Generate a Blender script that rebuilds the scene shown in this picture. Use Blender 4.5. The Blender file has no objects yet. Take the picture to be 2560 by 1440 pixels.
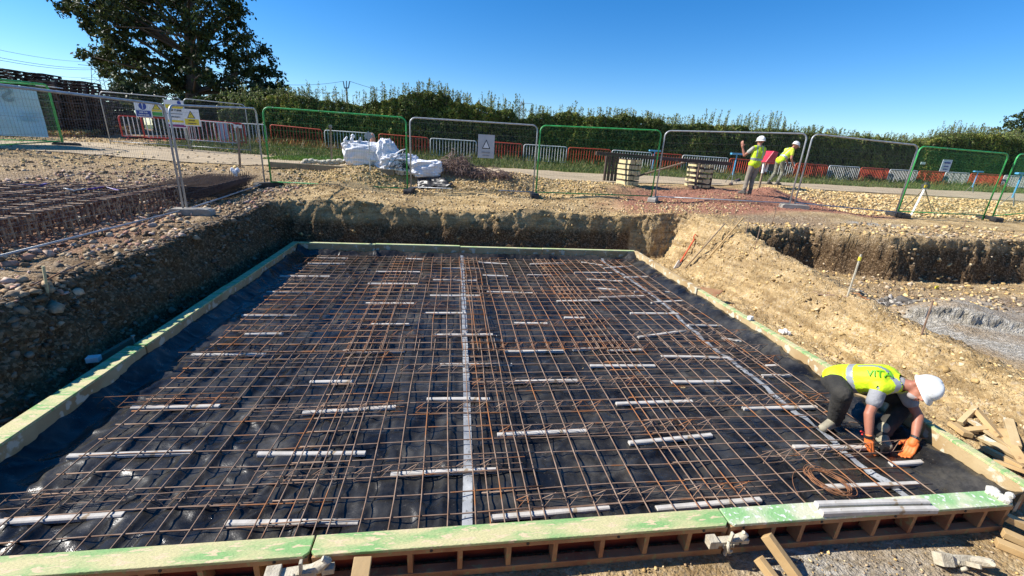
import bpy, math, random
import numpy as np
from mathutils import Vector, Matrix
random.seed(7); RNG = np.random.default_rng(11)
C = bpy.context.scene.collection
PI = math.pi
# ------------------------------------------------------------------ camera geometry (solved from the photo's vanishing points)
F = 1065.0; CX, CY = 1280.0, 720.0; CAMZ = 2.61
M = np.array([[0.98983746, -0.01206692, -0.14169049], [-0.13033937, 0.32144508, -0.93791509], [0.05686345, 0.94685134, 0.31660558]])
def ray(px, py): return M @ np.array([(px-CX)/F, -(py-CY)/F, -1.0])
def at(px, py, z=0.0):
    d = ray(px, py); t = (z-CAMZ)/d[2]; return Vector((d[0]*t, d[1]*t, z))
def atY(px, py, Y):
    d = ray(px, py); t = Y/d[1]; return Vector((d[0]*t, Y, CAMZ+d[2]*t))
# ------------------------------------------------------------------ noise
def _h(ix, iy, iz):
    n = (ix.astype(np.int64)*374761393 + iy.astype(np.int64)*668265263 + iz.astype(np.int64)*2147483647) & 0xffffffff
    n = ((n ^ (n >> 13))*1274126177) & 0xffffffff
    n = (n ^ (n >> 16)) & 0xffffffff
    return n.astype(np.float64)/4294967295.0
def noise(x, y, z=0.0):
    x, y, z = np.broadcast_arrays(np.asarray(x, float), np.asarray(y, float), np.asarray(z, float))
    x0, y0, z0 = np.floor(x), np.floor(y), np.floor(z)
    fx, fy, fz = x-x0, y-y0, z-z0
    fx = fx*fx*(3-2*fx); fy = fy*fy*(3-2*fy); fz = fz*fz*(3-2*fz)
    r = 0
    for a in (0, 1):
        for b in (0, 1):
            for c in (0, 1):
                w = (fx if a else 1-fx)*(fy if b else 1-fy)*(fz if c else 1-fz)
                r = r + w*_h(x0+a, y0+b, z0+c)
    return r*2-1
def fbm(x, y, z=0.0, o=4):
    r = 0; a = 1.0; s = 0
    for i in range(o):
        r = r + a*noise(np.asarray(x)*2**i+17*i, np.asarray(y)*2**i-9*i, np.asarray(z)*2**i+5*i); s += a; a *= .5
    return r/s
def sstep(x): x = np.clip(x, 0, 1); return x*x*(3-2*x)
# ------------------------------------------------------------------ terrain function
CT = np.array([(-5,9,.98),(-5,5.6,.93),(-5,12.7,1.14),(-7,7,1.0),(-8,10,1.05),(-10,6,1.05),(-5,2,.85),(-12,10,1.25),(-1.2,12.9,1.12),(2.5,12.9,1.13),
 (6.1,12.5,1.2),(9.7,11.2,1.36),(9.2,12.6,1.54),(13,11,1.23),(13.7,11.5,1.23),(16.9,11.5,1.22),(-13.5,16,1.56),(-13.9,18,1.66),(-6,10.6,1.05),
 (0,10.8,.98),(4,10.8,1.03),(7,9.4,1.12),(8.5,9.4,1.15),(11,8.6,1.2),(15,8.6,1.2),(19,9,1.2),(-4.6,14.7,1.62),(-2.5,14.4,1.76),(-.5,14.5,1.76),(2,14.4,1.70),
 (5,14.2,1.55),(6,15.2,1.5),(9,15.3,1.55),(13,16.2,1.68),(16.5,14.3,1.56),(21,15,1.52),(25,13,1.4),(-8,14,1.4),(-8,18,1.58),(-3,18,1.66),(3,18,1.64),(9,18,1.6),
 (18,19,1.56),(28,20,1.5),(40,22,1.5),(-14,24,1.86),(-10,26.5,1.86),(-4,25.6,1.74),(2,25.7,1.7),(8,26,1.66),(14,26,1.62),(22,27,1.52),(30,28,1.48),(42,30,1.55),
 (60,34,1.6),(-30,30,1.9),(-26,45,2.0),(0,45,1.8),(30,50,1.6),(60,60,1.6),(-60,60,2.),(0,-3,1.),(-6,-2,.95),(8,-2,.9),(-20,10,1.4),(-20,2,1.2),(25,5,1.1),(60,10,1.3)])
WA = [(6.4, 9.0), (8.4, 9.1), (9.6, 8.1), (13, 8.0), (30, 8.3)]
def terrain(X, Y, detail=True):
    X = np.asarray(X, float); Y = np.asarray(Y, float)
    num = np.zeros(X.shape); den = np.zeros(X.shape)
    for cx, cy, cz in CT:
        w = 1/((X-cx)**2+(Y-cy)**2+.15)**1.6
        num += w*cz; den += w
    T = num/den
    T = T + .035*fbm(X*.9, Y*.9, 3) + (.018*fbm(X*5, Y*5, 1) if detail else 0)
    # spoil heap bumps beyond the fence on the right and in the middle
    bump = sstep((Y-11.9)/1.2)*sstep((15.8-Y)/1.2)
    T = T + bump*.10*np.abs(fbm(X*1.3, Y*1.6, 8))*sstep((X+6)/2)
    # red sand heap beside the workers
    T = T + .30*np.exp(-(((X-10.7)/.85)**2+((Y-13.5)/.7)**2)*1.6)
    # crest of the bund between the excavations
    k = sstep((9.9-Y)/2.2)*sstep((X-4.6)/.8)*sstep((8.0-X)/1.0)
    cr = np.interp(Y, [1.5, 3, 5, 6.5, 8.5], [.38, .46, .62, .80, 1.05])
    T = T*(1-k)+(cr+.03*fbm(X*3, Y*3, 2))*k
    rag = .08*fbm(X*1.7, Y*1.7, 4)+.04*fbm(X*6, Y*6, 5)
    lipL = -4.12-.10*sstep((6-Y)/3)
    wl = .30+.35*sstep((6.5-Y)/3)
    slp = .95+.25*sstep((5-Y)/3)
    SA = sstep((X-lipL+rag+.5*(wl-.3))/wl)*sstep((6.35+.7*rag-X)/slp)*sstep((10.62+rag-Y)/.30)*sstep((Y-.1)/.9)
    wy = np.interp(X, [p[0] for p in WA], [p[1] for p in WA])
    SB = sstep((X-6.25-.06*(Y-6)+rag)/(1.3-.5*sstep((Y-6.5)/1.5)))*sstep((wy+rag*1.4-Y)/.30)*sstep((Y+1)/1.0)*sstep((40-X)/4)
    fB = .22+.05*fbm(X*.8, Y*.8, 6)+.22*np.exp(-(((X-8.3)/.7)**2+((Y-5.6)/.35)**2))
    dl = (Y-5.52)*.93-(-.48)*(X-7.6)*.75; fB = fB+.15*sstep((dl)/.07)*sstep((X-7.45)/.10)*sstep((6.55-Y)/.15)*sstep((11.5-X)/.5)
    fB = fB - .22*np.exp(-(((X-7.75)/.35)**2+((Y-6.25)/.28)**2)*1.5)+.22*np.exp(-(((X-7.5)/.32)**2+((Y-6.75)/.25)**2))
    fA = .0+.012*fbm(X*4, Y*4, 7)
    z = T-(T-fA)*SA-(T-fB)*SB
    return z
def Tz(x, y): return float(terrain(np.array([x]), np.array([y]))[0])
def G(px, py, off=0.0, tmin=1.5):
    """where the photo's line of sight meets the ground"""
    d = ray(px, py); d = d/np.linalg.norm(d)
    t = np.concatenate([np.arange(tmin, 12, .03), np.arange(12, 60, .1)])
    x, y, z = d[0]*t, d[1]*t, CAMZ+d[2]*t
    g = terrain(x, y)+off; i = np.argmax(z < g)
    return Vector((x[i], y[i], g[i]))
# ------------------------------------------------------------------ materials
def new_mat(name):
    m = bpy.data.materials.new(name); m.use_nodes = True
    nt = m.node_tree; b = nt.nodes['Principled BSDF']; return m, nt, b
def pm(name, c1, c2=None, scale=8, rough=.6, metal=0, bump=.2, bscale=None, c3=None, s3=40, t3=.62, coord='Object', spec=.5, stretch=None, contrast=(.35, .65), bd=.01):
    m, nt, b = new_mat(name); N = nt.nodes; L = nt.links
    tc = N.new('ShaderNodeTexCoord'); src = tc.outputs[coord]
    if stretch:
        mp = N.new('ShaderNodeMapping'); mp.inputs['Scale'].default_value = stretch; L.new(src, mp.inputs['Vector']); src = mp.outputs[0]
    c2 = c2 or tuple(v*.75 for v in c1)
    n = N.new('ShaderNodeTexNoise'); n.inputs['Scale'].default_value = scale; n.inputs['Detail'].default_value = 5; L.new(src, n.inputs['Vector'])
    r = N.new('ShaderNodeValToRGB'); r.color_ramp.elements[0].position = contrast[0]; r.color_ramp.elements[1].position = contrast[1]
    r.color_ramp.elements[0].color = (*c1, 1); r.color_ramp.elements[1].color = (*c2, 1); L.new(n.outputs['Fac'], r.inputs[0]); col = r.outputs[0]
    if c3:
        n3 = N.new('ShaderNodeTexNoise'); n3.inputs['Scale'].default_value = s3; n3.inputs['Detail'].default_value = 6; L.new(src, n3.inputs['Vector'])
        r3 = N.new('ShaderNodeValToRGB'); r3.color_ramp.elements[0].position = t3; r3.color_ramp.elements[1].position = t3+.05; L.new(n3.outputs['Fac'], r3.inputs[0])
        mx = N.new('ShaderNodeMix'); mx.data_type = 'RGBA'; L.new(r3.outputs[0], mx.inputs[0]); L.new(col, mx.inputs[6]); mx.inputs[7].default_value = (*c3, 1); col = mx.outputs[2]
    L.new(col, b.inputs['Base Color'])
    b.inputs['Roughness'].default_value = rough; b.inputs['Metallic'].default_value = metal; b.inputs['Specular IOR Level'].default_value = spec
    if bump:
        nb = N.new('ShaderNodeTexNoise'); nb.inputs['Scale'].default_value = bscale or scale*6; nb.inputs['Detail'].default_value = 4; L.new(src, nb.inputs['Vector'])
        bp = N.new('ShaderNodeBump'); bp.inputs['Strength'].default_value = bump; bp.inputs['Distance'].default_value = bd; L.new(nb.outputs['Fac'], bp.inputs['Height']); L.new(bp.outputs[0], b.inputs['Normal'])
    return m
def attr_mat(name, attr='col', rough=.8, bump=.0, spec=.3, trans=0, nscale=30, var=.25):
    m, nt, b = new_mat(name); N = nt.nodes; L = nt.links
    a = N.new('ShaderNodeAttribute'); a.attribute_name = attr
    tc = N.new('ShaderNodeTexCoord'); n = N.new('ShaderNodeTexNoise'); n.inputs['Scale'].default_value = nscale; n.inputs['Detail'].default_value = 4; L.new(tc.outputs['Object'], n.inputs['Vector'])
    mr = N.new('ShaderNodeMapRange'); mr.inputs[1].default_value = .3; mr.inputs[2].default_value = .7; mr.inputs[3].default_value = 1-var; mr.inputs[4].default_value = 1+var; L.new(n.outputs['Fac'], mr.inputs[0])
    mx = N.new('ShaderNodeVectorMath'); mx.operation = 'SCALE'; L.new(a.outputs['Color'], mx.inputs[0]); L.new(mr.outputs[0], mx.inputs[3])
    L.new(mx.outputs[0], b.inputs['Base Color']); b.inputs['Roughness'].default_value = rough; b.inputs['Specular IOR Level'].default_value = spec
    if trans:
        t = N.new('ShaderNodeBsdfTranslucent'); L.new(mx.outputs[0], t.inputs[0]); ms = N.new('ShaderNodeMixShader'); ms.inputs[0].default_value = trans
        L.new(b.outputs[0], ms.inputs[1]); L.new(t.outputs[0], ms.inputs[2]); L.new(ms.outputs[0], N['Material Output'].inputs[0])
    if bump:
        bp = N.new('ShaderNodeBump'); bp.inputs['Strength'].default_value = bump; bp.inputs['Distance'].default_value = .01; L.new(n.outputs['Fac'], bp.inputs['Height']); L.new(bp.outputs[0], b.inputs['Normal'])
    return m
# ------------------------------------------------------------------ mesh builder
class MB:
    def __init__(s): s.v = []; s.f = []
    def add(s, vs, fs):
        o = len(s.v); s.v += [tuple(v) for v in vs]; s.f += [tuple(i+o for i in f) for f in fs]
    def box(s, c, size, rot=None, R=None):
        hx, hy, hz = size[0]/2, size[1]/2, size[2]/2
        vs = [Vector((x, y, z)) for x in (-hx, hx) for y in (-hy, hy) for z in (-hz, hz)]
        if R is None: R = Matrix.Rotation(rot or 0, 3, 'Z')
        vs = [R @ v+Vector(c) for v in vs]
        s.add(vs, [(0, 1, 3, 2), (4, 6, 7, 5), (0, 4, 5, 1), (2, 3, 7, 6), (0, 2, 6, 4), (1, 5, 7, 3)])
    def bar(s, p, q, w, h, up=(0, 0, 1)):
        p, q = Vector(p), Vector(q); d = (q-p); L = d.length; d.normalize(); u = Vector(up)
        if abs(d.dot(u)) > .98: u = Vector((0, 1, 0))
        r = d.cross(u).normalized(); u = r.cross(d)
        s.box((p+q)/2, (L, w, h), R=Matrix((d, r, u)).transposed())
    def tube(s, path, r, n=6, cap=True):
        P = [Vector(p) for p in path]; rr = r if isinstance(r, (list, tuple)) else [r]*len(P)
        t0 = (P[1]-P[0]).normalized(); a = Vector((0, 0, 1)) if abs(t0.z) < .9 else Vector((1, 0, 0))
        u = t0.cross(a).normalized(); vs = []
        for i, p in enumerate(P):
            t = (P[min(i+1, len(P)-1)]-P[max(i-1, 0)])
            t = t.normalized() if t.length > 1e-9 else t0
            u = (u-t*u.dot(t)); u = u.normalized() if u.length > 1e-6 else t.orthogonal().normalized(); w = t.cross(u)
            for k in range(n):
                th = 2*PI*k/n; vs.append(p+(u*math.cos(th)+w*math.sin(th))*rr[i])
        fs = [(i*n+k, i*n+(k+1) % n, (i+1)*n+(k+1) % n, (i+1)*n+k) for i in range(len(P)-1) for k in range(n)]
        if cap: fs += [tuple(range(n))[::-1], tuple((len(P)-1)*n+k for k in range(n))]
        s.add(vs, fs)
    def ball(s, c, r, n=8, m=6, R=None):
        r = (r, r, r) if not isinstance(r, (tuple, list)) else r; vs = []; c = Vector(c)
        for j in range(m+1):
            ph = PI*j/m
            for k in range(n):
                th = 2*PI*k/n; v = Vector((r[0]*math.sin(ph)*math.cos(th), r[1]*math.sin(ph)*math.sin(th), r[2]*math.cos(ph)))
                vs.append((R @ v if R else v)+c)
        s.add(vs, [(j*n+k, (j+1)*n+k, (j+1)*n+(k+1) % n, j*n+(k+1) % n) for j in range(m) for k in range(n)])
    def prism(s, pts, lo, hi, axis='z'):
        n = len(pts); mk = {'z': lambda p, h: (p[0], p[1], h), 'y': lambda p, h: (p[0], h, p[1]), 'x': lambda p, h: (h, p[0], p[1])}[axis]
        s.add([mk(p, lo) for p in pts]+[mk(p, hi) for p in pts], [tuple(range(n))[::-1], tuple(range(n, 2*n))]+[(i, (i+1) % n, n+(i+1) % n, n+i) for i in range(n)])
    def build(s, name, mat, parent=None, smooth=False, bevel=0):
        me = bpy.data.meshes.new(name); me.from_pydata(s.v, [], s.f); me.validate()
        return link(name, me, mat, parent, smooth, bevel)
def link(name, me, mat, parent=None, smooth=False, bevel=0):
    if mat is not None: me.materials.append(mat)
    if smooth: me.polygons.foreach_set('use_smooth', [True]*len(me.polygons))
    o = bpy.data.objects.new(name, me); C.objects.link(o)
    if parent is not None:
        off = ROOT[parent.name] if parent.name in ROOT else Vector(parent.location)
        o.parent = parent; me.transform(Matrix.Translation(-off)); ROOT[o.name] = off
    else: ROOT[o.name] = Vector((0, 0, 0))
    if bevel:
        bm = o.modifiers.new('bevel', 'BEVEL'); bm.width = bevel; bm.segments = 2; bm.limit_method = 'ANGLE'
    return o
ROOT = {}
def np_mesh(name, V, Fc, mat, cols=None, smooth=False, parent=None, fsize=4):
    me = bpy.data.meshes.new(name); me.vertices.add(len(V)); me.vertices.foreach_set('co', np.asarray(V, np.float32).ravel())
    Fc = np.asarray(Fc, np.int32); me.loops.add(Fc.size); me.loops.foreach_set('vertex_index', Fc.ravel()); me.polygons.add(len(Fc))
    me.polygons.foreach_set('loop_start', np.arange(len(Fc), dtype=np.int32)*Fc.shape[1]); me.polygons.foreach_set('loop_total', np.full(len(Fc), Fc.shape[1], np.int32))
    me.update(calc_edges=True)
    if cols is not None:
        for nm, c in cols.items():
            a = me.color_attributes.new(nm, 'FLOAT_COLOR', 'POINT'); cc = np.ones((len(V), 4), np.float32); cc[:, :3] = c; a.data.foreach_set('color', cc.ravel())
    return link(name, me, mat, parent, smooth)
def tag(o, label=None, cat=None, group=None, kind=None):
    if label: o['label'] = label
    if cat: o['category'] = cat
    if group: o['group'] = group
    if kind: o['kind'] = kind
    return o
def thing(name, label, cat, loc=(0, 0, 0), group=None):
    o = bpy.data.objects.new(name, None); C.objects.link(o); o.location = loc; o.empty_display_size = .1
    return tag(o, label, cat, group)
ORD = ['first', 'second', 'third', 'fourth', 'fifth', 'sixth', 'seventh', 'eighth', 'ninth', 'tenth', 'eleventh', 'twelfth', 'thirteenth', 'fourteenth', 'fifteenth', 'sixteenth', 'seventeenth', 'eighteenth', 'nineteenth', 'twentieth', 'twenty-first', 'twenty-second', 'twenty-third', 'twenty-fourth', 'twenty-fifth', 'twenty-sixth', 'twenty-seventh', 'twenty-eighth', 'twenty-ninth', 'thirtieth']
# ------------------------------------------------------------------ common materials
m_galv = pm('galvanised_steel', (.46, .48, .49), (.34, .35, .36), 12, .45, .35, .05)
m_wire = pm('dull_wire', (.22, .22, .22), (.15, .15, .15), 12, .5, .5, 0)
m_gpaint = pm('green_paint', (.05, .42, .10), (.03, .25, .06), 6, .45, 0, .05, c3=(.3, .34, .28), s3=14, t3=.64)
m_gwire = pm('green_wire', (.05, .25, .08), (.04, .18, .05), 12, .5, 0, 0)
m_white = pm('white_paint', (.82, .82, .78), (.68, .67, .62), 10, .5, 0, .03)
m_red = pm('red_paint', (.60, .025, .02), (.42, .03, .02), 8, .5, 0, .05)
m_redmetal = pm('faded_red', (.62, .05, .03), (.50, .11, .04), 8, .6, 0, .05)
m_conc = pm('concrete', (.40, .37, .31), (.27, .25, .21), 7, .9, 0, .3)
m_rust = pm('rusty_bar', (.20, .115, .07), (.33, .235, .17), 9, .75, .2, .1, c3=(.34, .14, .05), s3=2.2, t3=.56)
m_rust2 = pm('bright_rusty_bar', (.26, .125, .065), (.35, .22, .14), 6, .8, .15, .1, c3=(.38, .15, .05), s3=3, t3=.54)
m_rustO = pm('orange_rust', (.32, .14, .06), (.17, .08, .04), 20, .8, .1, .1)
m_darkrust = pm('dark_rust', (.075, .045, .032), (.14, .08, .05), 6, .8, .2, .1)
m_spacer = pm('grey_fibre', (.56, .53, .48), (.44, .41, .36), 10, .9, 0, .15, c3=(.30, .23, .15), s3=9, t3=.66)
m_wood = pm('raw_timber', (.52, .36, .17), (.38, .24, .10), 3, .75, 0, .2, bscale=30, stretch=(1, 1, 1), c3=(.25, .14, .06), s3=12, t3=.68)
m_woodgrey = pm('weathered_timber', (.30, .22, .14), (.20, .14, .09), 4, .85, 0, .2)
m_black = pm('black_plastic', (.012, .012, .013), (.02, .02, .022), 5, .4, 0, .1)
m_rubber = pm('black_rubber', (.02, .02, .02), (.05, .045, .04), 9, .8, 0, .1)
m_blue = pm('blue_paint', (.07, .30, .55), (.10, .38, .60), 9, .5, 0, .05)
m_whitebag = pm('woven_white', (.80, .80, .82), (.70, .71, .76), 5, .7, 0, .15, bscale=60)
# ------------------------------------------------------------------ ground
def lines(segs):
    out = []
    for a, b, s in segs: out.append(np.arange(a, b-1e-6, s))
    return np.unique(np.round(np.concatenate(out), 4))
gx = lines([(-400, -80, 40), (-80, -30, 5), (-30, -12, .5), (-12, -8, .12), (-8, -5, .045), (-5, -4.5, .03), (-4.5, -3.75, .014), (-3.75, 4.9, .06), (4.9, 7.2, .026), (7.2, 12, .035), (12, 18, .07), (18, 30, .3), (30, 80, 2), (80, 441, 40)])
gy = lines([(-60, -6, 6), (-6, 1, .5), (1, 2.4, .02), (2.4, 7.4, .032), (7.4, 9.4, .022), (9.4, 10.2, .035), (10.2, 10.95, .014), (10.95, 15, .035), (15, 20, .12), (20, 30, .4), (30, 80, 3), (80, 640, 40)])
GXX, GYY = np.meshgrid(gx, gy)
Zt = np.concatenate([terrain(GXX[i:i+40], GYY[i:i+40]) for i in range(0, len(gy), 40)])
dzx = np.gradient(Zt, axis=1)/np.maximum(np.gradient(GXX, axis=1), 1e-6); dzy = np.gradient(Zt, axis=0)/np.maximum(np.gradient(GYY, axis=0), 1e-6)
steep = np.clip(np.hypot(dzx, dzy)/2.2, 0, 1)
near = ((GXX > -14) & (GXX < 24) & (GYY > .5) & (GYY < 16)).astype(float)
n1 = fbm(GXX*7, GYY*7, Zt*7, 3); n2 = fbm(GXX*20, GYY*20, Zt*20, 2); n3 = fbm(GXX*2.5+50, GYY*2.5, Zt*2.5, 3)
inpit = ((GXX > -3.7) & (GXX < 4.9) & (GYY > 1.6) & (GYY < 10.2))
bund = sstep((GXX-4.95)/.3)*sstep((7.4-GXX)/.5)*sstep((10.5-GYY)/.3)*sstep((GYY-1.5)/.5)
am = near*(.012+.07*steep)*(1-inpit)+near*bund*.042
nl = np.hypot(dzx, dzy)+1e-6
lite = np.where((GYY > 7.4) & (GXX > -4), .8, 1.0)
Xd = GXX-dzx/nl*(n1*.9+n3*.9*lite+n2*.35)*am*steep; Yd = GYY-dzy/nl*(n1*.9*lite+n3*.7*lite+n2*.35)*am*steep
n4 = np.round(fbm(GXX*3.2, GYY*3.2, 77, 2)*5)/5
Zd = Zt+am*(n2*.7+np.abs(n1)*.9)*(1-.5*steep)+bund*(.035*n4+.018*n2)*sstep(steep*3)
gxx, gyy = GXX, GYY
def blob(x, y, rx, ry, s=1.0): return s*np.exp(-(((gxx-x)/rx)**2+((gyy-y)/ry)**2))
red = np.clip(blob(7.6, 12.4, 2.6, 1.7, 2.6)+blob(10.6, 12.6, 2.0, 2.0, 2.6)+blob(6.7, 11.3, 1.7, .8, 1.6)+blob(-6.3, 9.2, 1.4, 1.6, 1.0)+blob(-5.4, 6.6, .9, 2.2, .9)+blob(10.4, 11.0, 3, .7, .8)-.25+.35*fbm(gxx*1.5, gyy*1.5, 9), 0, 1)
red = red*(gyy > 6)*sstep((gyy-10.4)/.5*(gxx > 0)+(gxx <= 0)*1)
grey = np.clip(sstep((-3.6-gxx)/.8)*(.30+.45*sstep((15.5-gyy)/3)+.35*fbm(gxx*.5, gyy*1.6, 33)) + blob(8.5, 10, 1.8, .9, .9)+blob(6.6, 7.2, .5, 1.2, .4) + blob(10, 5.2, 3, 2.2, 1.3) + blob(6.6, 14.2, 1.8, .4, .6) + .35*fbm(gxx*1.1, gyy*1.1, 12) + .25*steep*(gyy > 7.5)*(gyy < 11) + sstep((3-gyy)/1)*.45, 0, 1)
dlw = (gyy-5.52)*.93+.36*(gxx-7.6); white = np.clip(1.6*np.exp(-((dlw-.02)/.07)**2)*sstep((gxx-7.45)/.1)*sstep((11.5-gxx)/.5)+blob(2.4, 1.9, .5, .25, 1.1)+blob(3.2, 1.75, .6, .35, .9)+blob(1.2, 1.6, .8, .2, .5)+1.1*np.exp(-(((gxx-7.2-.75*(5.6-gyy))/.45)**2))*sstep((6.2-gyy)/.6)+.9*blob(9.0, 5.7, 1.7, .8)+.8*blob(9.2, 4.4, 1.2, .9)+blob(7.45, 6.8, .3, .25, 1.2)+blob(10.7, 9.6, .75, .22, 2.2)+blob(11.1, 9.2, .5, .12, 1.8)+blob(10.9, 8.35, .9, .15, 1.6)+.5*fbm(gxx*3, gyy*3, 15)-.35, 0, 1)
gras = np.clip(sstep((gyy-20.3-.6*fbm(gxx*.7, gyy*.7))/1.0)*sstep((gxx+13.5)/1.5), 0, 1); gras = np.maximum(gras, sstep((gyy-34)/6))
gras = np.maximum(gras, .9*sstep((gyy-17.3)/1.2)*sstep((gxx+6.5)/1)*sstep((-.5-gxx)/1.5))
ny, nx = GXX.shape; idx = np.arange(nx*ny).reshape(ny, nx)
FG = np.stack([idx[:-1, :-1], idx[:-1, 1:], idx[1:, 1:], idx[1:, :-1]], -1).reshape(-1, 4)
mg, nt, b = new_mat('site_soil'); N = nt.nodes; L = nt.links
tc = N.new('ShaderNodeTexCoord'); OBJ = tc.outputs['Object']
def nz(scale, det=5, ro=.5):
    n = N.new('ShaderNodeTexNoise'); n.inputs['Scale'].default_value = scale; n.inputs['Detail'].default_value = det; n.inputs['Roughness'].default_value = ro; L.new(OBJ, n.inputs['Vector']); return n.outputs['Fac']
def vor(scale, feat='F1'):
    v = N.new('ShaderNodeTexVoronoi'); v.inputs['Scale'].default_value = scale; v.feature = feat; L.new(OBJ, v.inputs['Vector']); return v
def mix(f, a, bb, blend='MIX'):
    m = N.new('ShaderNodeMix'); m.data_type = 'RGBA'; m.blend_type = blend
    if isinstance(f, float): m.inputs[0].default_value = f
    else: L.new(f, m.inputs[0])
    for i, q in ((6, a), (7, bb)):
        if isinstance(q, tuple): m.inputs[i].default_value = (*q, 1)
        else: L.new(q, m.inputs[i])
    return m.outputs[2]
def ramp(f, *st):
    r = N.new('ShaderNodeValToRGB'); e = r.color_ramp.elements
    while len(e) < len(st): e.new(.5)
    for k, (p, c) in enumerate(st): e[k].position = p; e[k].color = (*c, 1)
    L.new(f, r.inputs[0]); return r.outputs[0]
za = N.new('ShaderNodeAttribute'); za.attribute_name = 'zone'; zs = N.new('ShaderNodeSeparateColor'); L.new(za.outputs['Color'], zs.inputs[0])
zb = N.new('ShaderNodeAttribute'); zb.attribute_name = 'zone2'; zs2 = N.new('ShaderNodeSeparateColor'); L.new(zb.outputs['Color'], zs2.inputs[0])
v1 = vor(38); v2 = vor(15)
s1 = N.new('ShaderNodeSeparateColor'); L.new(v1.outputs['Color'], s1.inputs[0]); s2 = N.new('ShaderNodeSeparateColor'); L.new(v2.outputs['Color'], s2.inputs[0])
tan = ramp(s1.outputs[0], (0, (.38, .25, .11)), (.45, (.56, .40, .19)), (.8, (.68, .52, .28)), (1, (.52, .43, .31)))
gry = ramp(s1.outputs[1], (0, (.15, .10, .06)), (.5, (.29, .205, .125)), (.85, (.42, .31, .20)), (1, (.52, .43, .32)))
rd = ramp(s1.outputs[2], (0, (.27, .115, .07)), (.6, (.37, .17, .11)), (1, (.45, .25, .17)))
mp_ = N.new('ShaderNodeMapping'); mp_.inputs['Rotation'].default_value = (0, 0, .55); mp_.inputs['Scale'].default_value = (2.2, 4.5, 2); L.new(OBJ, mp_.inputs['Vector']); ns_ = N.new('ShaderNodeTexNoise'); ns_.inputs['Scale'].default_value = 4.5; ns_.inputs['Detail'].default_value = 8; ns_.inputs['Roughness'].default_value = .7; L.new(mp_.outputs[0], ns_.inputs['Vector'])
wht = ramp(ns_.outputs['Fac'], (.34, (.22, .19, .14)), (.50, (.40, .36, .29)), (.62, (.60, .56, .48)))
grs = ramp(s1.outputs[1], (0, (.05, .08, .02)), (.6, (.10, .14, .03)), (1, (.20, .17, .07)))
big = ramp(nz(1.6, 9, .68), (.34, (.70, .67, .64)), (.50, (1.0, 1.0, 1.0)), (.66, (1.22, 1.23, 1.26)))
tan = mix(ramp(nz(3.1, 7, .7), (.42, (0, 0, 0)), (.58, (.85, .85, .85))), tan, ramp(nz(45, 5, .7), (.3, (.36, .24, .11)), (.7, (.62, .46, .23))))
mz = N.new('ShaderNodeMapping'); mz.inputs['Scale'].default_value = (1, 1, 9); L.new(OBJ, mz.inputs['Vector']); nzz = N.new('ShaderNodeTexNoise'); nzz.inputs['Scale'].default_value = 1.4; nzz.inputs['Detail'].default_value = 5; L.new(mz.outputs[0], nzz.inputs['Vector'])
base = mix(1.0, mix(1.0, tan, ramp(nzz.outputs['Fac'], (.40, (.70, .66, .60)), (.55, (1.06, 1.05, 1.03))), 'MULTIPLY'), big, 'MULTIPLY')
base = mix(zs.outputs[1], base, gry); base = mix(zs.outputs[0], base, rd); shade_drk = ramp(s1.outputs[1], (0, (.07, .04, .02)), (.7, (.16, .105, .055)), (1, (.32, .22, .13))); base = mix(zs2.outputs[1], base, shade_drk); base = mix(zs.outputs[2], base, wht); base = mix(zs2.outputs[0], base, grs)  # zone2 green blends in dark tones that paint shade onto the soil
L.new(base, b.inputs['Base Color']); b.inputs['Roughness'].default_value = .95; b.inputs['Specular IOR Level'].default_value = .15
ad = N.new('ShaderNodeMath'); ad.operation = 'MULTIPLY_ADD'; L.new(v1.outputs['Distance'], ad.inputs[0]); ad.inputs[1].default_value = -.6; L.new(nz(60, 4), ad.inputs[2])
ad2 = N.new('ShaderNodeMath'); ad2.operation = 'MULTIPLY_ADD'; L.new(nz(13, 7, .7), ad2.inputs[0]); ad2.inputs[1].default_value = 2.2; L.new(ad.outputs[0], ad2.inputs[2])
bp = N.new('ShaderNodeBump'); bp.inputs['Strength'].default_value = .9; bp.inputs['Distance'].default_value = .03; L.new(ad2.outputs[0], bp.inputs['Height']); L.new(bp.outputs[0], b.inputs['Normal'])
z0 = np.zeros(nx*ny)
dark = np.clip(sstep((-3.5-gxx)/.25)*sstep((10.8-gyy)/.8)*sstep((gxx+4.9+.35*fbm(gxx*2, gyy*2, 3))/.5)*.9 + steep*(gyy > 10)*(gyy < 11.2)*(gxx < 4.6)*sstep((.80-Zt)/.3)*1.3 + steep*(gyy > 7.4)*(gyy < 9.6)*(gxx > 6.5)*sstep((1.1-Zt)/.3)*1.3, 0, 1)  # shade painted into the colour: left bank face and lower cut walls
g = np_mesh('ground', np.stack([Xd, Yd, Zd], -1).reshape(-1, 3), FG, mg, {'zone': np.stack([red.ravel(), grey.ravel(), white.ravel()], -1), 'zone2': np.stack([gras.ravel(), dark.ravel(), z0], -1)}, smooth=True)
tag(g, 'bare excavated tan clay and gravel ground with the dug out pit', 'ground', kind='structure')
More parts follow.
